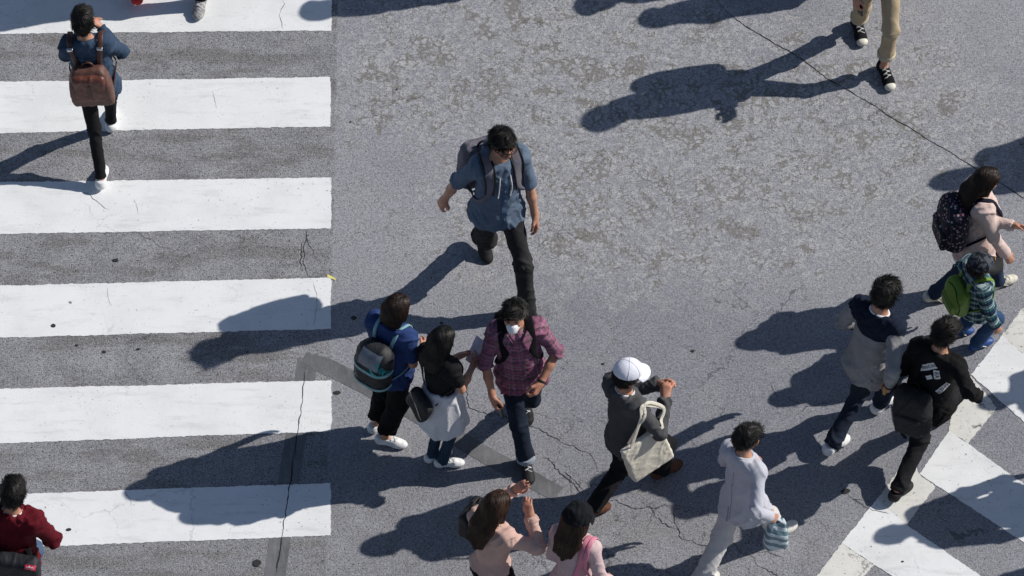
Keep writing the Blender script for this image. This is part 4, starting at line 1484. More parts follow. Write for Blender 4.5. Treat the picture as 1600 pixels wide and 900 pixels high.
M_phone = plain('phone_case', (.012, .012, .014), .35, .5)
M_glassy = plain('phone_glass', (.008, .009, .012), .08, .6, var=.05, bump=0)

def soft_bag(name, label, cat, c, B, half, r, mat, seed, fold=.008, res=.008, shape=None):
    root = empty(name, tuple(c - B[2] * half[2]), label, cat)
    S = SDF()
    bx = rbox((0, 0, 0), np.eye(3), half, r)
    def f(P):
        l = (P - c) @ B.T
        if shape is not None: l = shape(l)
        return bx(l) * .85
    S.add(f)
    e = np.linalg.norm(half) * 1.2 + .03
    d = folds([(c - B[2] * half[2], c + B[2] * half[2], 1.0)], fold, seed, 11, 9, False)
    o = sdf_part('bag_body', S, c - e, c + e, res, mat, root, d)
    return root, S, o, d
# ------------------------------------------------------------------ the pedestrians
M_blackt = cloth('black_trousers', (.013, .013, .015))
M_jeans_dark = denim('dark_navy_jeans', (.010, .015, .028), .25)
M_brown_leather = plain('brown_leather', (.125, .042, .028), .42, .45, var=.3, scale=30, bump=.35)
M_brown_strap = plain('brown_strap', (.075, .030, .022), .5, .4, var=.25)
M_greyshoe = plain('grey_shoe', (.30, .30, .32), .6, .3)

# 1 brown backpack, walking away over the zebra stripes
p = make_person('person in dark denim jacket and black jeans walking away across the zebra stripes', head=(129, 33), facing=88, sex='m',
    feetL=(160, 284, 0, 84, 6), feetR=(175, 192, 0, 86, 0), handL=('t', -.05, .24, .33), handR=('t', .07, .24, .36), elbL=(-.75, -.35, -1), elbR=(.75, -.35, -1),
    head_pitch=14, hair=('short', 'black', {'line': .04}), top=dict(mat=denim('dark_denim', (.026, .046, .082), .4), name='jacket', ease=.016, hem=.10, slv=.015, fold=.009, cuffs=None),
    low=dict(mat=M_blackt, ease=.002, hem=.043, fold=.006, crop=.01), shoes=dict(mat=M_white_leather), lean=.02)
backpack(p, 'brown leather backpack with buckled straps on the back in dark denim jacket', plain('taupe_leather', (.115, .055, .043), .55, .35, var=.2), .305, .36, .13, .17, M_brown_strap, sx=.115, fold=.005, pocket=None, handle=M_brown_strap, r=.035, sw=.04, taper=.30)
Lb = lambda R, x, y, z: R.bagC + R.BF.T @ (A(x, y, z) * R.bagHalf)
uvv, fv = grid2(-.15, .15, -.003, .003, 24, 1)
decal(uvv, fv, p.loc(0, 0, .40), p.F[0], p.F[2], -p.F[1], p.tp, p.tpd, .002, 'yoke_seam', plain('pale_stitching', (.16, .2, .27), .9, .1), p.shirt)
# flap of the brown backpack
fl = SDF()
_c = Lb(p, 0, -.52, .16); fl.add(rbox(_c, p.BF, (p.bagHalf[0] * .80, p.bagHalf[1] * .66, p.bagHalf[2] * .72), .035))
sdf_part('flap', fl, _c - .24, _c + .24, .009, M_brown_leather, p.bag, folds([(_c - p.BF[2] * .1, _c + p.BF[2] * .1, 1)], .006, 8, 12, 8, False))
st_ = [Lb(p, 0, -1.22 - .04 * (1 - abs(t)), .55 + -.75 * (t + 1) / 2) for t in np.linspace(-1, 1, 6)]
part('closing_strap', *ribbon(np.array(st_), np.tile(-p.BF[1], (6, 1)), .03, .006), M_brown_strap, p.bag)
for g in (-1, 1):
    _q = p.loc(g * .115, -.075, .50); b = SDF().add(rbox(_q + p.F[2] * .02 - p.F[1] * .03, p.F, (.022, .012, .014), .003))
    sdf_part('buckle', b, _q - .08, _q + .08, .006, M_metal, p.bag)

# 2 blue shirt, glasses, grey backpack, walking to the camera
M_chambray = denim('chambray', (.085, .117, .168), .6)
M_greypants = cloth('charcoal_trousers', (.030, .030, .032))
p = make_person('person with glasses in blue chambray shirt and dark trousers striding towards the viewer', head=(785, 224), facing=-74, sex='m',
    feetR=(752, 386, .01, -66, 24), feetL=(829, 499, 0, -66, -6), handR=(694, 312, .90), handL=(836, 336, .83), elbR=(.6, -1, .2), elbL=(-.6, -1, 0),
    head_pitch=8, head_yaw=12, hair=('short', 'black', {'line': .060}), twist=6,
    top=dict(mat=M_chambray, ease=.012, hem=.085, sleeve=1.0, slv=.020, fold=.012, f1=11, curve=.02, neck=.515, cuffs=M_chambray),
    low=dict(mat=M_greypants, ease=.009, hem=.056, fold=.009, crop=-.02), shoes=dict(mat=M_black_rubber, sole=M_black_rubber, lace=M_black_rubber), lean=.06, pel_shift=(0, .06))
B2 = cloth('grey_backpack', (.165, .155, .185), .12)
backpack(p, 'grey backpack worn by the person in the blue chambray shirt', B2, .30, .44, .15, .30, B2, fold=.007, pocket=B2, handle=M_black_nylon, r=.06, sw=.07, dx=.06)
for g in (-1, 1):   # dark edging on the straps
    for o_ in (-.036, .036):
        x = .088
        q = p.loc
        pts = [q(g * x + o_, -.075, .525), q(g * (x + .008) + o_, -.01, .56), q(g * (x + .012) + o_, .06, .52), q(g * (x + .02) + o_, .115, .42), q(g * (x + .035) + o_, .12, .30)]
        strap_on(pts, p.tp, .016, .012, .009, 20, True, 'strap_edging', M_black_nylon, p.bag)
# hood, drawstrings, buttons, glasses
hd = SDF()
for a in np.linspace(.35 * math.pi, 1.65 * math.pi, 11):
    pass
ring = [p.loc(math.sin(a) * .088, math.cos(a) * .080 - .018, .535 - .115 * math.cos(a) * .55 - .02) for a in np.linspace(.12 * math.pi, 1.88 * math.pi, 15)]
for i in range(14):
    rr = .020 + .016 * math.sin(math.pi * i / 13)
    hd.add(cone(ring[i], ring[i + 1], rr, rr), .012)
_c = p.loc(0, -.02, .52)
sdf_part('hood', hd, _c - .2, _c + .2, .008, M_chambray, p.shirt, folds([(_c - A(0, 0, .05), _c + A(0, 0, .1), 1)], .006, 4, 18, 16, False))
for g in (-1, 1):
    pts = [p.loc(g * .038, .115, .45), p.loc(g * .045, .135, .40), p.loc(g * .05, .14, .33), p.loc(g * .045 + .01, .14, .27)]
    pts = catmull(pts, 12)
    for _ in range(3): pts = pts + p.tp.grad(pts) * np.clip(.014 - p.tp(pts), -.05, .05)[:, None]
    part('drawstring', *tube(pts, .0048, 5), cloth('white_cord', (.75, .75, .75)), p.shirt)
def front_row(R, n, z0, z1, x, mat, name='button', r=.0065):
    for z in np.linspace(z0, z1, n):
        q = R.loc(x, .3, z)[None]
        for _ in range(25): q = q - R.F[1] * np.clip(R.tp(q), -.02, .05)[:, None] * .8
        q = q[0] + R.F[1] * (R.tpd(q)[0] + .002)
        B = SDF().add(ell(q, R.F, (r, r * .5, r)))
        sdf_part(name, B, q - .02, q + .02, .004, mat, R.shirt)
def placket(R, z0, z1, x, w, mat, off=.004):
    uv, f = grid2(x - w / 2, x + w / 2, z0, z1, 3, 30)
    uv = uv * R.k
    return decal(uv, f, R.pel, R.F[0], R.F[2], R.F[1], R.tp, R.tpd, off, 'placket', mat, R.shirt, R.lcs)
def chest_pocket(R, x, z, mat, w=.105, h=.115):
    uv, f = grid2((x - w / 2) * R.k, (x + w / 2) * R.k, (z - h / 2) * R.k, (z + h / 2) * R.k, 8, 8)
    return decal(uv, f[:, ::-1], R.pel, R.F[0], R.F[2], R.F[1], R.tp, R.tpd, .005, 'chest_pocket', mat, R.shirt, R.lcs)
placket(p, -.11, .42, .0, .035, denim('chambray_dark', (.055, .095, .16), .5))
front_row(p, 6, -.05, .40, .0, plain('shell_button', (.5, .5, .5)))
chest_pocket(p, -.085, .29, M_chambray); chest_pocket(p, .085, .29, M_chambray)
def glasses(R):
    hl = R.hloc; V = []
    for s in (-1, 1):
        pts = np.array([hl(s * .034 + .0255 * math.cos(a) * (1 if abs(math.cos(a)) < .9 else 1), .108 - .010 * abs(.034 * s + .0255 * math.cos(a)) / .06, .008 + .017 * math.sin(a) ** 1) for a in np.linspace(0, 2 * math.pi, 16, endpoint=False)])
        V.append(tube(pts, .0034, 5, True))
        V.append(tube(np.array([hl(s * .060, .100, .014), hl(s * .076, .06, .014), hl(s * .080, -.005, .012)]), .003, 5))
    V.append(tube(np.array([hl(-.01, .108, .012), hl(0, .11, .014), hl(.01, .108, .012)]), .003, 5))
    part('glasses', *join(V), M_black_rubber, R.root)
glasses(p)

# 3 royal blue tee, black bucket backpack
M_blue = cloth('royal_blue_cotton', (.028, .054, .165), .15)
M_blackw = cloth('black_wide_trousers', (.009, .009, .010))
p = make_person('person in royal blue tee and cropped black trousers', head=(619, 482), facing=56, sex='m',
    feetR=(609, 694, 0, -12, 0), feetL=(596, 668, 0, 30, 0), handR=('t', .15, .22, .10), handL=('t', -.14, .22, .02), head_pitch=10, head_yaw=-10, girth=.95,
    hair=('bob', 'dark', {'face': .058}), top=dict(mat=M_blue, ease=.022, hem=.08, sleeve=.78, slv=.028, fold=.009, f1=11),
    low=dict(mat=M_blackw, ease=.024, hem=.075, crop=.10, fold=.009), shoes=dict(mat=M_white_leather), lean=.03)
M_bucket = cloth('black_backpack', (.012, .014, .018), .2, .6, spec=.4)
M_teal = plain('teal_webbing', (.20, .36, .40), .6, .3)
backpack(p, 'black bucket backpack with pale teal straps and a turquoise logo', M_bucket, .27, .43, .18, .24, M_teal, fold=.006, handle=None, r=.085, sw=.028, taper=.06, y0=-.12)
cc = p.bagC; BF = p.BF; hf = p.bagHalf
for zz in (.16, -.60):
    pts = np.array([cc + BF.T @ A(math.sin(a) * hf[0] * 1.1, -math.cos(a) * hf[1] * 1.1, zz * hf[2]) for a in np.linspace(-1.75, 1.75, 30)])
    strap_on(pts, p.bagS, .006, .028, .004, 30, True, 'webbing', M_teal, p.bag)
uvd, fd = grid2(-.075, .085, .085, .20, 8, 8)
g_ = SDF(); g_.p = p.bagS.p
# grey mesh window on the lid
decal(uvd, fd, cc, BF[0], BF[2], -BF[1], p.bagS, p.bagD, .004, 'lid_panel', plain('grey_mesh', (.14, .16, .20), .35, .5), p.bag)
M_turq = plain('turquoise_print', (.0, .33, .36), .5, .3, var=.03, bump=0)
tv, tf = text_uv('NIKE', .07)
rot = lambda V, a: np.asarray(V) @ np.array([[math.cos(a), math.sin(a)], [-math.sin(a), math.cos(a)]])
UX = BF[0]; UY = BF[2]; OFS = np.array([.0, .0]); cc, _n = on_surface(p.bagS, 590, 582); UX = nrm(np.cross(UY, _n))
decal(rot(tv, -.9) + OFS + np.array([.028, .012]), tf, cc, UX, UY, _n, p.bagS, p.bagD, .007, 'lettering', M_turq, p.bag)
sw_t = np.linspace(0, 1, 14)
lo_ = np.stack([-.055 + .115 * sw_t, .016 - .085 * np.sin(np.clip(sw_t * 1.9, 0, 1.57)) * (1 - sw_t) ** .8 - .0 * sw_t], 1)
up_ = np.stack([-.055 + .115 * sw_t, .016 - .045 * np.sin(np.clip(sw_t * 2.6, 0, 1.57)) * (1 - sw_t) ** 1.0], 1)
V_ = np.concatenate([lo_, up_]); F_ = [(i, i + 1, 14 + i + 1, 14 + i) for i in range(13)]
decal(rot(V_, -.75) + OFS + np.array([-.03, -.006]), np.array(F_), cc, UX, UY, _n, p.bagS, p.bagD, .007, 'logo', M_turq, p.bag)

# 4 black tee, white skirt, long black hair
M_blacktee = cloth('black_cotton', (.014, .014, .016), .2)
M_whitec = cloth('white_cotton', (.70, .70, .74), .06)
p = make_person('person with long black hair in a black tee, white skirt and jeans', head=(690, 531), facing=48, sex='f',
    feetR=(700, 727, 0, 5, 0), feetL=(683, 716, 0, 25, 0), handR=('t', .10, .27, .20), handL=('t', -.06, .28, .18), head_pitch=16,
    hair=('long', 'black', {'len': .12}), top=dict(mat=M_blacktee, ease=.014, hem=-.06, sleeve=.72, slv=.018, fold=.008),
    low=dict(mat=denim('blue_grey_jeans', (.018, .036, .062), .3), ease=.002, hem=.045, fold=.006), shoes=dict(mat=M_white_leather), lean=.03)
p4 = p
sk = SDF()
def _skirt(P, R=p):
    l = ((P - R.pel) @ frame(R.facing).T) / R.k
    t = np.clip((.13 - l[:, 2]) / .47, 0, 1)
    a = np.arctan2(l[:, 0], l[:, 1])
    rx = .152 + .070 * t + .010 * t * np.sin(a * 9) ; ry = .142 + .058 * t + .010 * t * np.sin(a * 7 + 1)
    d = (np.sqrt((l[:, 0] / rx) ** 2 + (l[:, 1] / ry) ** 2 + 1e-9) - 1) * ry
    return np.maximum(d, np.abs(l[:, 2] + .105) - .235 - .012 * np.sin(a * 3)) * R.k
sk.add(_skirt)
sdf_part('skirt', sk, p.pel - .4, p.pel + .32, .0092, M_whitec, p.root, folds([(p.pel - A(0, 0, .3), p.pel + A(0, 0, .1), 1)], .008, 63, 6, 14, False))
# her bag
M_blackbag = cloth('black_bag', (.012, .012, .013), .2, .6, spec=.4)
bc = p.loc(-.06, -.20, .02); BBF = frame(p.facing - 14)
ro = math.radians(-24); BBF = np.stack([BBF[0] * math.cos(ro) + BBF[2] * math.sin(ro), BBF[1], BBF[2] * math.cos(ro) - BBF[0] * math.sin(ro)])
root, S, o, d = soft_bag('shoulder_bag', 'small black crossbody bag hanging on the back above a white skirt', 'bag', bc, BBF, (.105, .04, .12), .035, M_blackbag, 5)
zp = np.array([bc + BBF.T @ A(-.105 + .21 * t, -.047, .075 - .12 * t * t) for t in np.linspace(0, 1, 9)])
for _ in range(3): zp = zp - S.grad(zp) * np.clip(S(zp) - .004, -.05, .05)[:, None]
part('zip', *tube(zp, .0035, 5), M_metal, root)
sling(p, root, [tuple(bc + BBF.T @ A(-.1, .0, .13)), (-.12, -.12, .30), (-.10, -.07, .50), (-.085, -.01, .55), (-.05, .08, .45), (.05, .12, .28), (.15, .04, .12), (.12, -.10, .06), tuple(bc + BBF.T @ A(.11, 0, .08))], .024, M_blackbag) if False else None
strap_on([bc + BBF.T @ A(-.1, .02, .12), p.loc(-.12, -.13, .26), p.loc(-.11, -.09, .44), p.loc(-.10, -.02, .54), p.loc(-.06, .09, .44)], p.tp, .01, .05, .008, 24, True, 'strap', M_blackbag, root)
strap_on([bc + BBF.T @ A(.11, .02, .06), p.loc(.09, -.13, .13), p.loc(.14, -.03, .20), p.loc(.12, .08, .28)], p.tp, .01, .016, .005, 20, True, 'strap', M_blackbag, root)
# the sheet of paper she reads
hc, X, Y, Z = p.hand['R']
pc = hc + Y * .10 + A(0, 0, .02)
root = empty('paper', tuple(pc), 'pale sheet of paper held by the person in the white skirt', 'paper')
uvp, fp = grid2(-.07, .07, -.10, .10, 6, 6)
PF = frame(p.facing, (0, 0, 1), 35)
V = np.array([pc + PF[0] * u + PF[2] * v + PF[1] * (.8 * u * u) for u, v in uvp])
V = np.concatenate([V, V - PF[1] * .002]); m_ = len(uvp)
part('sheet', V, np.concatenate([fp, fp[:, ::-1] + m_]), plain('paper', (.66, .68, .78), .7, .2), root)

# 5 pink plaid shirt and face mask
M_plaid = plaid('pink_plaid', (.17, .115, .125), [(.25, .34, (.30, .09, .19), .55), (.75, .10, (.46, .17, .33), .6), (.52, .06, (.06, .045, .05), .6), (.02, .05, (.42, .30, .30), .5)], cell=.105)
p = make_person('person in pink plaid shirt, white face mask and dark jeans walking towards the viewer', head=(803, 492), facing=-84, sex='m',
    feetR=(824, 737, 0, -80, -4), feetL=(820, 640, .01, -80, 22), handR=(769, 617, .82), handL=(845, 598, .93), elbR=(.9, -.8, 0), elbL=(-1, -.7, 0), curlL=.9, curlR=.9,
    head_pitch=5, head_yaw=-14, skin=(.44, .22, .145), hair=('short', 'black', {'lift': 2.0, 'line': .066, 'fringe': False}),
    top=dict(mat=M_plaid, ease=.014, hem=.10, sleeve=1.12, slv=.018, fold=.010, curve=-.03, cuffs=M_plaid),
    low=dict(mat=M_jeans_dark, ease=.010, hem=.058, fold=.008, crop=.02, cuff=denim('pale_denim', (.25, .28, .33), .3)), shoes=dict(mat=M_black_nylon, sole=M_greyshoe, style='high'), lean=.06)
p5 = p
M_strapb = cloth('black_strap', (.010, .010, .012), .1)
backpack(p, 'black backpack worn over the pink plaid shirt', M_strapb, .30, .42, .13, .25, M_strapb, fold=.005, handle=M_strapb, r=.06, sw=.062)
mk = SDF()
for pr in p.body.p[-14:]:
    pass
mk.add(ell(p.hloc(0, .030, -.048), p.HF, np.array((.064, .074, .062)) * p.hk), .02)
mk.add(cone(p.hloc(0, .090, -.010), p.hloc(0, .102, -.055), .028 * p.hk, .034 * p.hk), .035)
def _mp(P, d, R=p):
    l = ((P - R.hp) @ R.HF.T) / R.hk
    return np.maximum.reduce([d, l[:, 2] - .008 + .45 * np.abs(l[:, 0]), -l[:, 2] - .105, .03 + .25 * np.abs(l[:, 2] + .05) - l[:, 1]])
mk.post = _mp
M_mask = cloth('mask_fabric', (.76, .77, .80), .04, weave=.3)
mo = sdf_part('face_mask', mk, p.hp - .17, p.hp + .17, .007, M_mask, p.root)
for s in (-1, 1):
    part('ear_loop', *tube(np.array([p.hloc(s * .058, .045, -.035), p.hloc(s * .076, .015, -.012), p.hloc(s * .085, -.012, .005)]), .0025, 5), M_mask, mo)
placket(p, -.09, .40, 0, .034, M_plaid); front_row(p, 6, -.05, .40, 0, M_black_rubber, r=.007)
chest_pocket(p, -.085, .29, M_plaid); chest_pocket(p, .085, .29, M_plaid)
# pointed shirt collar
for g in (-1, 1):
    P4 = [p.loc(g * .03, .10, .475), p.loc(g * .075, .05, .535), p.loc(g * .105, .08, .47), p.loc(g * .065, .135, .415)]
    V = np.array(P4); nn = nrm(np.cross(V[1] - V[0], V[3] - V[0])); nn = nn if nn @ p.F[1] > 0 else -nn
    V = np.concatenate([V + nn * .018, V + nn * .010])
    F_ = [(0, 1, 2, 3), (7, 6, 5, 4), (0, 4, 5, 1), (1, 5, 6, 2), (2, 6, 7, 3), (3, 7, 4, 0)]
    part('collar_point', V, F_, M_plaid, p.shirt, False, p.lcs(V))
hc, X, Y, Z = p.hand['R']
phone(hc + Y * .11 - Z * .035, X, Y, -Z, 'dark phone in the right hand below the pink plaid sleeve')
hw, X, Y, Z = p.hand['L']
wr = np.array([hw - Y * .012 + (X * math.cos(a) * .029 + Z * math.sin(a) * .024) for a in np.linspace(0, 2 * math.pi, 16, endpoint=False)])
part('wristwatch', *tube(wr, .0085, 6, True), M_black_rubber, p.root)

# 6 pink blouse with raised hands
M_pink = cloth('dusty_pink', (.57, .38, .33), .08)
p = make_person('person with long brown hair in a dusty pink blouse raising both hands', head=(775, 790), gnd=(767, 993), facing=47, sex='f', H=1.60, stride=.12, girth=.86,
    handL=(806, 764, 1.36), handR=(829, 806, 1.27), elbL=(-.6, .2, -1), elbR=(.8, -.1, -1), curlL=.35, curlR=.5, head_pitch=10, head_yaw=-6,
    hair=('long', 'brown', {'len': .20, 'curl': .7, 'blow': (-.04, 0, 0)}), top=dict(mat=M_pink, ease=.018, hem=-.015, slv=.016, fold=.010, sleeve=1.95, cuffs=M_pink), low=dict(mat=M_blackt, ease=.014, hem=.08, fold=.006, waist=.05), shoes=dict(mat=M_black_nylon), backR=(.6, -.8, 0), backL=(-.2, -.8, .5))
bc = p.loc(-.22, .02, .36); BB = frame(p.facing - 80)
root, S, o, d = soft_bag('handbag', 'black handbag on the shoulder of the dusty pink blouse', 'bag', bc, BB, (.12, .05, .11), .03, M_blackbag, 15)
part('handle', *tube(catmull([bc + BB.T @ A(-.07, 0, .10), bc + BB.T @ A(-.05, .02, .19), bc + BB.T @ A(.05, .02, .19), bc + BB.T @ A(.07, 0, .10)], 12), .008, 6), M_blackbag, root)

# 7 black cap, pale pink knit
M_knit = cloth('pale_pink_knit', (.61, .45, .46), .06, weave=1.2)
p = make_person('person in a black cap and pale pink knit top with long dark hair', head=(902, 810), gnd=(898, 1008), facing=62, sex='f', H=1.60, stride=.1, girth=.86,
    handL=('t', -.12, .2, .06), handR=('t', .22, .10, .0), head_pitch=14, head_yaw=-14, hair=('long', 'brown', {'len': .14, 'curl': .15, 'blow': (-.03, 0, 0), 'hat': .018}),
    top=dict(mat=M_knit, ease=.012, hem=.08, slv=.014, fold=.007), low=dict(mat=M_jeans_dark), shoes=dict(mat=M_white_leather))
cap(p, cloth('black_cap_fabric', (.010, .011, .014), .3), True, None, .014, .026, seams=False, length=.05, soft=.009)
M_pinkb = plain('pink_strap', (.60, .22, .30), .5, .35)
bc = p.loc(.16, -.19, .02); BB = frame(p.facing + 10)
root, S, o, d = soft_bag('shoulder_bag', 'pink shoulder bag with black lining over the pale pink knit', 'bag', bc, BB, (.13, .05, .12), .03, M_pinkb, 25)
strap_on([bc + BB.T @ A(-.08, 0, .11), p.loc(.10, -.15, .30), p.loc(.10, -.08, .48), p.loc(.10, .0, .55), p.loc(.10, .09, .42), p.loc(.13, .10, .25)], p.tp, .01, .038, .007, 26, True, 'strap', M_pinkb, root)
strap_on([bc + BB.T @ A(.08, 0, .11), p.loc(.135, -.15, .28), p.loc(.13, -.08, .46), p.loc(.13, .0, .53), p.loc(.13, .09, .40)], p.tp, .013, .03, .007, 26, True, 'strap', M_pinkb, root)

# 8 white cap, dark grey sweater, canvas tote
M_sweat = cloth('dark_grey_sweater', (.080, .081, .086), .12)
p = make_person('person in a white cap, dark grey sweater and black trousers with a tote bag', head=(981, 584), facing=38, sex='m', H=1.66,
    feetL=(929, 806, 0, 40, 16), feetR=(1040, 738, 0, 34, 0), handR=('t', .13, .24, .36), handL=('t', -.02, .30, .33), elbR=(.8, -.7, -1), elbL=(-.6, -.3, -1), curlR=1.1, curlL=.7,
    head_pitch=12, head_yaw=-8, hair=('short', 'black', {'hat': .026}), top=dict(mat=M_sweat, ease=.014, hem=.09, slv=.020, fold=.010, band_mat=M_whitec, band_t=.010),
    low=dict(mat=M_blackt, ease=.010, hem=.062, fold=.008), shoes=dict(mat=plain('brown_suede', (.10, .042, .022), .7, .25, var=.25), sole=plain('brown_sole', (.05, .028, .018), .8, .2), lace=None), lean=.05, backR=(.4, -.6, .7), legs=.89)
cap(p, cloth('white_cap_fabric', (.74, .75, .84), .03, weave=.3), True, None, .004, .020, length=.085)
# white shirt tail below the sweater
tl = SDF(); torso_ = p.torso
tl.add(ell(p.loc(0, -.01, -.02), p.F, np.array((.163, .130, .10)) * p.k + .012))
tl.post = lambda P, d, R=p: np.maximum(d, np.abs(((P - R.pel) @ R.F.T)[:, 2] + .098 * R.k) - .016)
sdf_part('shirt_tail', tl, p.pel - .3, p.pel + .3, .008, M_whitec, p.shirt)
M_canvas = cloth('cream_canvas', (.72, .675, .575), .05)
TF = frame(p.facing - 6)
ro = math.radians(14); TB = np.stack([TF[1], -TF[0], TF[2]])   # bag plane runs along the walking direction
TB = np.stack([TB[0] * math.cos(ro) + TB[2] * math.sin(ro), TB[1], TB[2] * math.cos(ro) - TB[0] * math.sin(ro)])
bc = p.loc(.215, -.02, .04)
root, S, o, d = soft_bag('tote_bag', 'cream canvas tote bag hanging on the arm in the dark grey sweater', 'bag', bc, TB, (.165, .032, .195), .016, M_canvas, 35, fold=.005,
    shape=lambda l: np.stack([l[:, 0], l[:, 1] / (1.15 - .45 * np.clip(l[:, 2] / .2, -1, 1)), l[:, 2]], 1))
for g in (-1, 1):
    pts = catmull([bc + TB.T @ A(-.09, g * .018, .20), p.loc(.215, -.04 + g * .01, .44), p.loc(.20, .0 + g * .015, .555), p.loc(.20, .08 + g * .015, .50), p.loc(.22, .16, .38), bc + TB.T @ A(.09, g * .018, .20)], 26)
    d_ = p.tp(pts); pts = pts + p.tp.grad(pts) * np.clip(.012 - d_, 0, .08)[:, None]
    N_ = np.tile(nrm(p.F[0] * .8 + A(0, 0, .6)), (26, 1))
    part('strap', *ribbon(pts, N_, .024, .004), M_canvas, root)

# 9 pale jacket and trousers, striped bag
M_pale = cloth('pale_jacket', (.50, .508, .575), .05)
M_palet = cloth('pale_trousers', (.58, .565, .565), .05)
p = make_person('person in a pale lavender grey jacket and off-white trousers', head=(1168, 684), facing=42, sex='m', H=1.61,
    feetL=(1100, 914, 0, 42, 14), feetR=(1221, 834, .01, 36, -8), handR=(1204, 808, .79), handL=('t', -.24, .22, .05), curlR=1.2, elbR=(.5, -1, 0),
    head_pitch=10, head_yaw=-16, hair=('short', 'black'), top=dict(mat=M_pale, name='jacket', ease=.013, hem=.155, flare=.006, slv=.012, fold=.006, band_t=.014, band_r=.070, over=-.0),
    low=dict(mat=M_palet, ease=.018, hem=.068, fold=.009, crop=-.01), shoes=dict(mat=plain('offwhite_shoe', (.62, .61, .57), .6, .3), lace=None), lean=.06, legs=.86)
uvv, fv = grid2(-.0022, .0022, -.12, .42, 1, 40)
decal(uvv * p.k, fv, p.loc(0, 0, 0), p.F[0], p.F[2], -p.F[1], p.tp, p.tpd, .0015, 'back_seam', plain('pale_seam', (.22, .22, .26), .9, .1), p.shirt)
# centre vent at the back of the jacket
uvv = np.array([(-.004, -.15), (.004, -.15), (.003, .02), (-.003, .02)]) * p.k
uvv, fv = grid2(-.004, .004, -.15, .02, 1, 14)
decal(uvv, fv, p.loc(-.02, 0, 0), p.F[0], p.F[2], -p.F[1], p.tp, p.tpd, .002, 'back_vent', plain('pale_seam', (.22, .22, .26), .9, .1), p.shirt)
hc, X, Y, Z = p.hand['R']
BB = frame(p.facing + 62); bc = hc + Y * .10 - A(0, 0, .17)
M_stripe = stripes_mat('teal_stripe_cloth', (.12, .20, .24), (.46, .53, .57), .075, wobble=.6)
root, S, o, d = soft_bag('striped_bag', 'small teal and white striped bag carried low beside the off-white trousers', 'bag', bc, BB, (.075, .04, .15), .025, M_stripe, 45, fold=.012,
    shape=lambda l: np.stack([l[:, 0] * (1 + .35 * np.clip(l[:, 2] / .12, 0, 1)), l[:, 1] * (1 + .5 * np.clip(l[:, 2] / .12, 0, 1)), l[:, 2]], 1))
for g in (-1, 1):
    part('handle', *tube(catmull([bc + BB.T @ A(-.05, g * .02, .11), hc + Y * .095 + X * .0, bc + BB.T @ A(.05, g * .02, .11)], 10), .010, 6), M_stripe, root)

# 10 grey jacket with navy yoke
M_yoke = two_tone('grey_navy_jacket', (.012, .017, .032), (.27, .27, .278), .355)
p = make_person('person with tousled black hair in a grey jacket with navy shoulders', head=(1384, 458), facing=50, sex='m', H=1.74,
    feetL=(1304, 703, 0, 46, 10), feetR=(1381, 634, 0, 44, 0), handR=(1391, 600, .84), handL=('t', -.27, .14, .02), curlR=1.0, elbR=(.7, -1, 0),
    head_pitch=12, hair=('spiky', 'black', {'line': .045}), top=dict(mat=M_yoke, name='jacket', ease=.015, hem=.15, flare=.004, slv=.018, fold=.011, curve=.03, band_mat=M_whitec, band_t=.010, cuffs=cloth('navy_cuff', (.012, .017, .032))),
    low=dict(mat=M_jeans_dark, ease=.006, hem=.056, fold=.008), shoes=dict(mat=M_white_leather, sole=plain('mixed_sole', (.35, .35, .36), .7, .3), accent=plain('navy_trim', (.02, .025, .06), .6)), lean=.05)
hc, X, Y, Z = p.hand['R']
root = empty('wallet', tuple(hc + Y * .09), 'mustard yellow wallet held beside the grey jacket', 'wallet')
wc = hc + Y * .085 - Z * .025 + X * .01
B_ = np.stack([X, Y, Z])
sdf_part('cover', SDF().add(rbox(wc, B_, (.045, .085, .012), .006)), wc - .12, wc + .12, .0055, plain('mustard_leather', (.42, .26, .06), .5, .35), root)
part('strap', *tube(np.array([wc + B_.T @ A(.046, .03, .0), wc + B_.T @ A(.056, .0, .006), wc + B_.T @ A(.046, -.03, 0)]), .004, 5), plain('mustard_leather', (.42, .26, .06)), root)

# 11 black sweatshirt with lettering, black backpack on one shoulder
M_blacks = cloth('black_sweatshirt', (.011, .011, .012), .15)
p = make_person('person in a black sweatshirt with white lettering on the back', head=(1477, 520), facing=52, sex='m', H=1.66,
    feetL=(1405, 776, 0, 50, 12), feetR=(1474, 652, 0, 52, 0), handR=(1526, 618, .98), handL=('t', -.18, .22, .12), elbR=(1, -.8, -.1), curlR=.8,
    head_pitch=8, head_yaw=-6, hair=('spiky', 'black', {'lift': .55}), pel_shift=(-.03, 0.0),
    top=dict(mat=M_blacks, ease=.016, hem=.10, slv=.018, fold=.010, over=.0, sleeve=2.0), low=dict(mat=cloth('washed_black_jeans', (.016, .016, .018)), ease=.010, hem=.058, fold=.009),
    shoes=dict(mat=M_black_nylon, sole=M_black_rubber, lace=None), lean=.06, twist=9)
M_patchw = plain('white_print', (.66, .66, .67), .8, .2, var=.06)
M_ink = plain('black_print', (.012, .012, .012), .8, .2)
def label_strip(R, px, py, ang, w, h, txt, size, turn=False):
    org, nn = on_surface(R.tp, px, py)
    X_ = nrm(R.F[0] - nn * (R.F[0] @ nn)); Z_ = nrm(R.F[2] - nn * (R.F[2] @ nn) - X_ * (X_ @ R.F[2]))
    ux = X_ * math.cos(ang) + Z_ * math.sin(ang); uy = Z_ * math.cos(ang) - X_ * math.sin(ang)
    uv, f = grid2(-w / 2, w / 2, -h / 2, h / 2, 10, 3)
    decal(uv, f, org, ux, uy, nn, R.tp, R.tpd, .004, 'print_strip', M_patchw, R.shirt)
    if txt:
        tv, tf = text_uv(txt, size)
        decal(-tv if turn else tv, tf, org, ux, uy, nn, R.tp, R.tpd, .0065, 'lettering', M_ink, R.shirt)
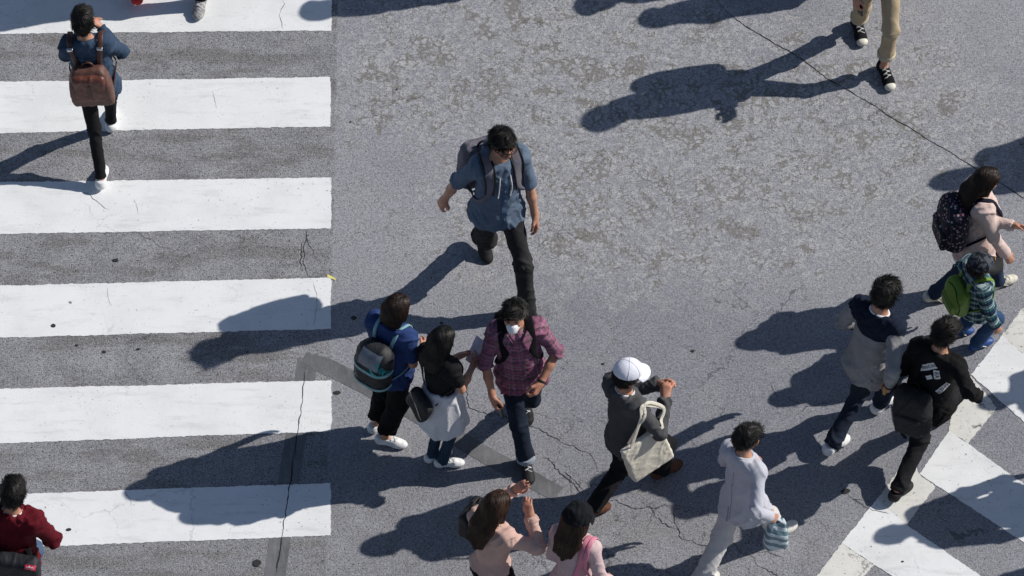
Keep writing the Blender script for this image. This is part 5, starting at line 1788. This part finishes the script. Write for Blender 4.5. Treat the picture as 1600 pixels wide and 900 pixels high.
label_strip(p, 1449, 573, .72, .150, .050, 'AMERICAN', .034)
label_strip(p, 1464, 585, -1.25, .075, .044, 'EA', .044)
label_strip(p, 1473, 606, 1.0, .105, .046, 'AMER', .042, True)
label_strip(p, 1452, 589, .72, .050, .030, None, 0)
backpack(p, 'black backpack slung low over the left side of the black sweatshirt', M_black_nylon, .27, .38, .15, .06, M_strapb, straps='L', dx=-.035, fold=.010, pocket=M_black_nylon, handle=M_strapb, r=.06, sw=.06, roll=10, y0=-.135, seed=4)
wb = np.array([Lb(p, -1.02, -.6 + .3 * t, .1 - .9 * t) for t in np.linspace(0, 1, 10)])
part('webbing', *ribbon(wb, np.tile(-p.BF[0], (10, 1)), .028, .004), M_patchw, p.bag)
tl_ = [Lb(p, -.55, -.3, -.95), Lb(p, -.5, -.35, -1.25), Lb(p, -.35, -.3, -1.45)]
part('webbing', *ribbon(catmull(tl_, 8), np.tile(-p.BF[1], (8, 1)), .03, .005), M_strapb, p.bag)

# 12 pale pink coat, flowered backpack
M_coat = cloth('pale_pink_coat', (.62, .48, .44), .05)
p = make_person('person with long dark hair in a pale pink coat striding beside a child', head=(1541, 281), facing=14, sex='f', H=1.51,
    feetR=(1461, 470, 0, 14, 12), feetL=(1566, 445, 0, 22, -4), handL=(1583, 352, .96), handR=('t', .24, .18, -.02), elbL=(-.6, -1, -.3), head_pitch=6, head_yaw=-8,
    hair=('long', 'dark', {'len': .24, 'curl': .45, 'blow': (-.05, 0, 0)}), top=dict(mat=M_coat, name='coat', ease=.020, hem=.20, flare=.030, slv=.018, fold=.009, band_t=.016, band_r=.078),
    low=dict(mat=denim('navy_jeans', (.016, .028, .055), .3), ease=.006, hem=.052, fold=.007), shoes=dict(mat=plain('cream_shoe', (.60, .57, .48), .6, .3), accent=plain('cream_trim', (.38, .36, .30), .6)), lean=.03, legs=.88)
M_floral = floral_mat('flowered_cloth')
backpack(p, 'navy backpack with small flowers on the back of the pale pink coat', M_floral, .31, .42, .17, .24, cloth('navy_strap', (.010, .012, .024)), fold=.006, pocket=M_floral, handle=cloth('navy_strap', (.010, .012, .024)), r=.075, sw=.05, seed=9, edge=M_dark_metal)

# 13 the child
M_cplaid = plaid('blue_green_plaid', (.03, .10, .13), [(.25, .30, (.012, .025, .06), .85), (.72, .12, (.45, .55, .56), .8), (.5, .06, (.35, .45, .45), .6), (.95, .10, (.03, .16, .14), .8)], cell=.085)
p = make_person('child in a blue and green plaid hooded shirt and jeans', head=(1533, 414), facing=22, sex='m', H=1.20, zh=1.04,
    feetR=(1531, 541, 0, 28, 0), feetL=(1500, 524, 0, 22, 10), handR=(1556, 510, .50), handL=('t', -.24, .2, .12), head_pitch=3, head_yaw=-12, elbR=(.6, -1, 0),
    hair=('short', 'black', {'hat': .020}), top=dict(mat=M_cplaid, ease=.026, hem=.15, flare=.015, slv=.024, fold=.009, band_t=.022, band_r=.085, band_mat=M_cplaid),
    low=dict(mat=denim('blue_jeans', (.022, .050, .115), .5), ease=.012, hem=.07, fold=.007), shoes=dict(mat=plain('blue_shoe', (.012, .06, .24), .5, .4), accent=M_white_rubber, scale=1.05), lean=.03, category='child')
cap(p, camo_mat('dark_camo'), True, plain('black_brim', (.014, .014, .016), .7, .25), .010, .018, length=.095)
q = p.hloc(0, .115, .07)
eb = SDF().add(ell(q, p.HF, (.016, .006, .016)))
sdf_part('emblem', eb, q - .03, q + .03, .005, plain('orange_emblem', (.55, .22, .05), .6, .3), p.root)
M_lime = cloth('lime_nylon', (.14, .25, .03), .12, .6, spec=.35)
backpack(p, 'lime green backpack on the child in plaid', M_lime, .23, .30, .12, .22, M_lime, fold=.006, pocket=M_lime, handle=cloth('dark_green_trim', (.03, .06, .02)), r=.05, sw=.045, seed=13, edge=cloth('dark_green_trim', (.03, .06, .02)))

# 14 red sweater at the lower left
M_red = cloth('dark_red_sweater', (.105, .008, .015), .2)
p = make_person('person in a dark red sweater with a black messenger bag', head=(21, 770), gnd=(18, 975), facing=82, sex='m', H=1.70, stride=.45,
    handR=('t', .20, .22, .06), handL=('t', -.2, .24, .1), elbR=(1, -.8, -.2), head_pitch=12, hair=('short', 'black'),
    top=dict(mat=M_red, ease=.026, hem=.08, slv=.026, fold=.010, band_mat=M_whitec, band_t=.010), low=dict(mat=denim('mid_blue_jeans', (.045, .075, .13), .6), ease=.014, hem=.065), shoes=dict(mat=M_white_leather), lean=.05)
bc = p.loc(.035, -.225, .165); BB = frame(p.facing - 4)
M_mess = cloth('black_messenger', (.012, .013, .018), .15, .65, spec=.35)
root, S, o, d = soft_bag('messenger_bag', 'black messenger bag with a small red label behind the dark red sweater', 'bag', bc, BB, (.21, .06, .15), .04, M_mess, 55, fold=.006)
uv, f = grid2(-.037, .037, -.026, .026, 6, 4)
og, ln_ = on_surface(S, 47, 887)
decal(uv, f, og, BB[0], BB[2], ln_, S, d, .003, 'label', plain('red_label', (.50, .02, .06), .6, .3, var=.05), root)
M_lw = plain('label_white', (.75, .6, .6), .7, .2, bump=0)
tv, tf = text_uv('Manhattan', .0125); decal(tv + np.array([0, -.008]), tf, og, BB[0], BB[2], ln_, S, d, .0045, 'lettering', M_lw, root)
tv, tf = text_uv('Portage', .0125); decal(tv + np.array([0, -.019]), tf, og, BB[0], BB[2], ln_, S, d, .0045, 'lettering', M_lw, root)
sk_x = [(-.028, .004), (-.022, .008), (-.016, .006), (-.010, .011), (-.004, .020), (.002, .010), (.008, .007), (.014, .012), (.020, .006), (.026, .004)]
Vs = []; Fs = []
for i, (x, hh) in enumerate(sk_x):
    b0 = len(Vs); Vs += [(x - .0026, .0), (x + .0026, .0), (x + .0026, hh), (x - .0026, hh)]; Fs.append((b0, b0 + 1, b0 + 2, b0 + 3))
decal(np.array(Vs), np.array(Fs), og, BB[0], BB[2], ln_, S, d, .0045, 'logo', M_lw, root)
sling(p, root, [bc + BB.T @ A(-.17, .02, .1), p.loc(-.13, -.13, .22), p.loc(-.02, -.14, .38), p.loc(.09, -.08, .50), p.loc(.10, .02, .545), p.loc(.04, .12, .42)], .045, M_strapb) if False else None
strap_on([bc + BB.T @ A(.19, .02, .12), p.loc(.20, -.10, .12), p.loc(.17, .06, .14), p.loc(.06, .13, .26), p.loc(-.07, .10, .45), p.loc(-.10, -.01, .55), p.loc(-.12, -.10, .42), bc + BB.T @ A(-.18, .02, .12)], p.tp, .010, .042, .006, 40, True, 'strap', M_strapb, root)

# 15 khaki trousers at the top right
M_khaki = cloth('khaki_cotton', (.46, .37, .245), .07)
p = make_person('person in rolled khaki trousers and black high-top canvas shoes at the upper edge', head=None, facing=-80, sex='m', H=1.74, gnd=None,
    feetR=(1342, 52, 0, -78, 0), feetL=(1383, 122, 0, -76, 0), handR=(1337, 0, .80), handL=('t', -.24, .15, .20), curlR=1.0, hair=('short', 'black'),
    top=dict(mat=M_black_nylon, name='jacket', ease=.03, hem=.03, slv=.026, fold=.010), low=dict(mat=M_khaki, ease=.008, hem=.056, crop=.13, fold=.006, cuff=cloth('khaki_cuff', (.54, .47, .36))),
    shoes=dict(style='high', mat=cloth('black_canvas', (.012, .012, .014)), sole=plain('cream_rubber', (.62, .60, .52), .6)), lean=.05)
for s in 'LR':
    o_, FF, fk = p.foot[s]
    I = np.eye(3); tc = SDF().add(ell((.004, .152, .034), I, (.041, .036, .028)))
    tc.post = lambda P, d: np.maximum(d, .128 - P[:, 1])
    v, f, n = surfnet(tc, (-.07, .1, -.01), (.07, .21, .08), .006)
    mir = np.array([1 if s == 'R' else -1, 1, 1])
    part('toe_cap', o_ + (v * mir * fk * 1.03) @ FF, f if s == 'R' else f[:, ::-1], plain('cream_rubber', (.62, .60, .52)), p.root)
hc, X, Y, Z = p.hand['R']
phone(hc + Y * .10 - Z * .03, X, Y, -Z, 'dark phone held above the rear canvas shoe at the upper edge')
# bag on the back, as its shadow tells
backpack(p, 'backpack worn by the person in khaki trousers, seen by its shadow', M_strapb, .32, .40, .15, .25, M_strapb, fold=.005, r=.06, sw=.06, res=.014)

# 16, 17 feet at the upper left edge
p = make_person('person in red and white sneakers at the upper left edge', head=None, facing=86, sex='m', H=1.70, feetR=(216, 4, 0, 88, 22), feetL=(192, -55, 0, 86, 0), lod=2,
    low=dict(mat=M_jeans_dark, hem=.055), top=dict(mat=M_sweat), shoes=dict(mat=plain('red_suede', (.42, .03, .03), .7, .2), sole=M_white_rubber, lace=None), lean=.05)
p = make_person('person in grey sneakers and dark trousers at the upper left edge', head=None, facing=-95, sex='m', H=1.72, feetR=(314, 12, 0, -98, 0), feetL=(332, -90, 0, -95, 22), lod=2,
    low=dict(mat=M_blackt, hem=.055), top=dict(mat=M_sweat), shoes=dict(mat=plain('mottled_shoe', (.28, .28, .28), .6, .3, var=.6, scale=60), sole=M_white_rubber), lean=.05)

# pedestrians just outside the frame, known by the shadows they throw into it
OUT = [((905, -62), 95, 1.70, .5, 'beyond the upper edge above the head in the blue shirt'), ((1325, -85), -85, 1.68, .45, 'beyond the upper edge left of the khaki trousers'),
       ((1412, -48), 80, 1.60, .15, 'beyond the upper edge right of the khaki trousers'), ((1905, 192), 190, 1.70, .5, 'beyond the right edge level with the pink coat'),
       ((1950, 540), 20, 1.62, .5, 'beyond the right edge level with the black sweatshirt'), ((1815, 742), 30, 1.70, .55, 'beyond the right edge on the diagonal crossing'),
       ((1960, 850), 200, 1.72, .5, 'beyond the lower right corner of the crossing'), ((120, -100), 88, 1.66, .5, 'beyond the upper edge left of the red sneaker')]
for i, (g, fc, H_, st_, lab) in enumerate(OUT):
    make_person('pedestrian ' + lab + ', shown by a shadow', gnd=g, facing=fc, H=H_, sex='f' if i % 3 == 2 else 'm', stride=st_, lod=2, fwdleg='LR'[i % 2],
        hair=('bob' if i in (2, 3) else 'short', 'black'), top=dict(mat=[M_sweat, M_blue, M_pale, M_coat][i % 4], ease=.02, slv=.02), low=dict(mat=M_blackt), lean=.05)
print('SCRIPT', round(time.time() - T0, 1), 's')
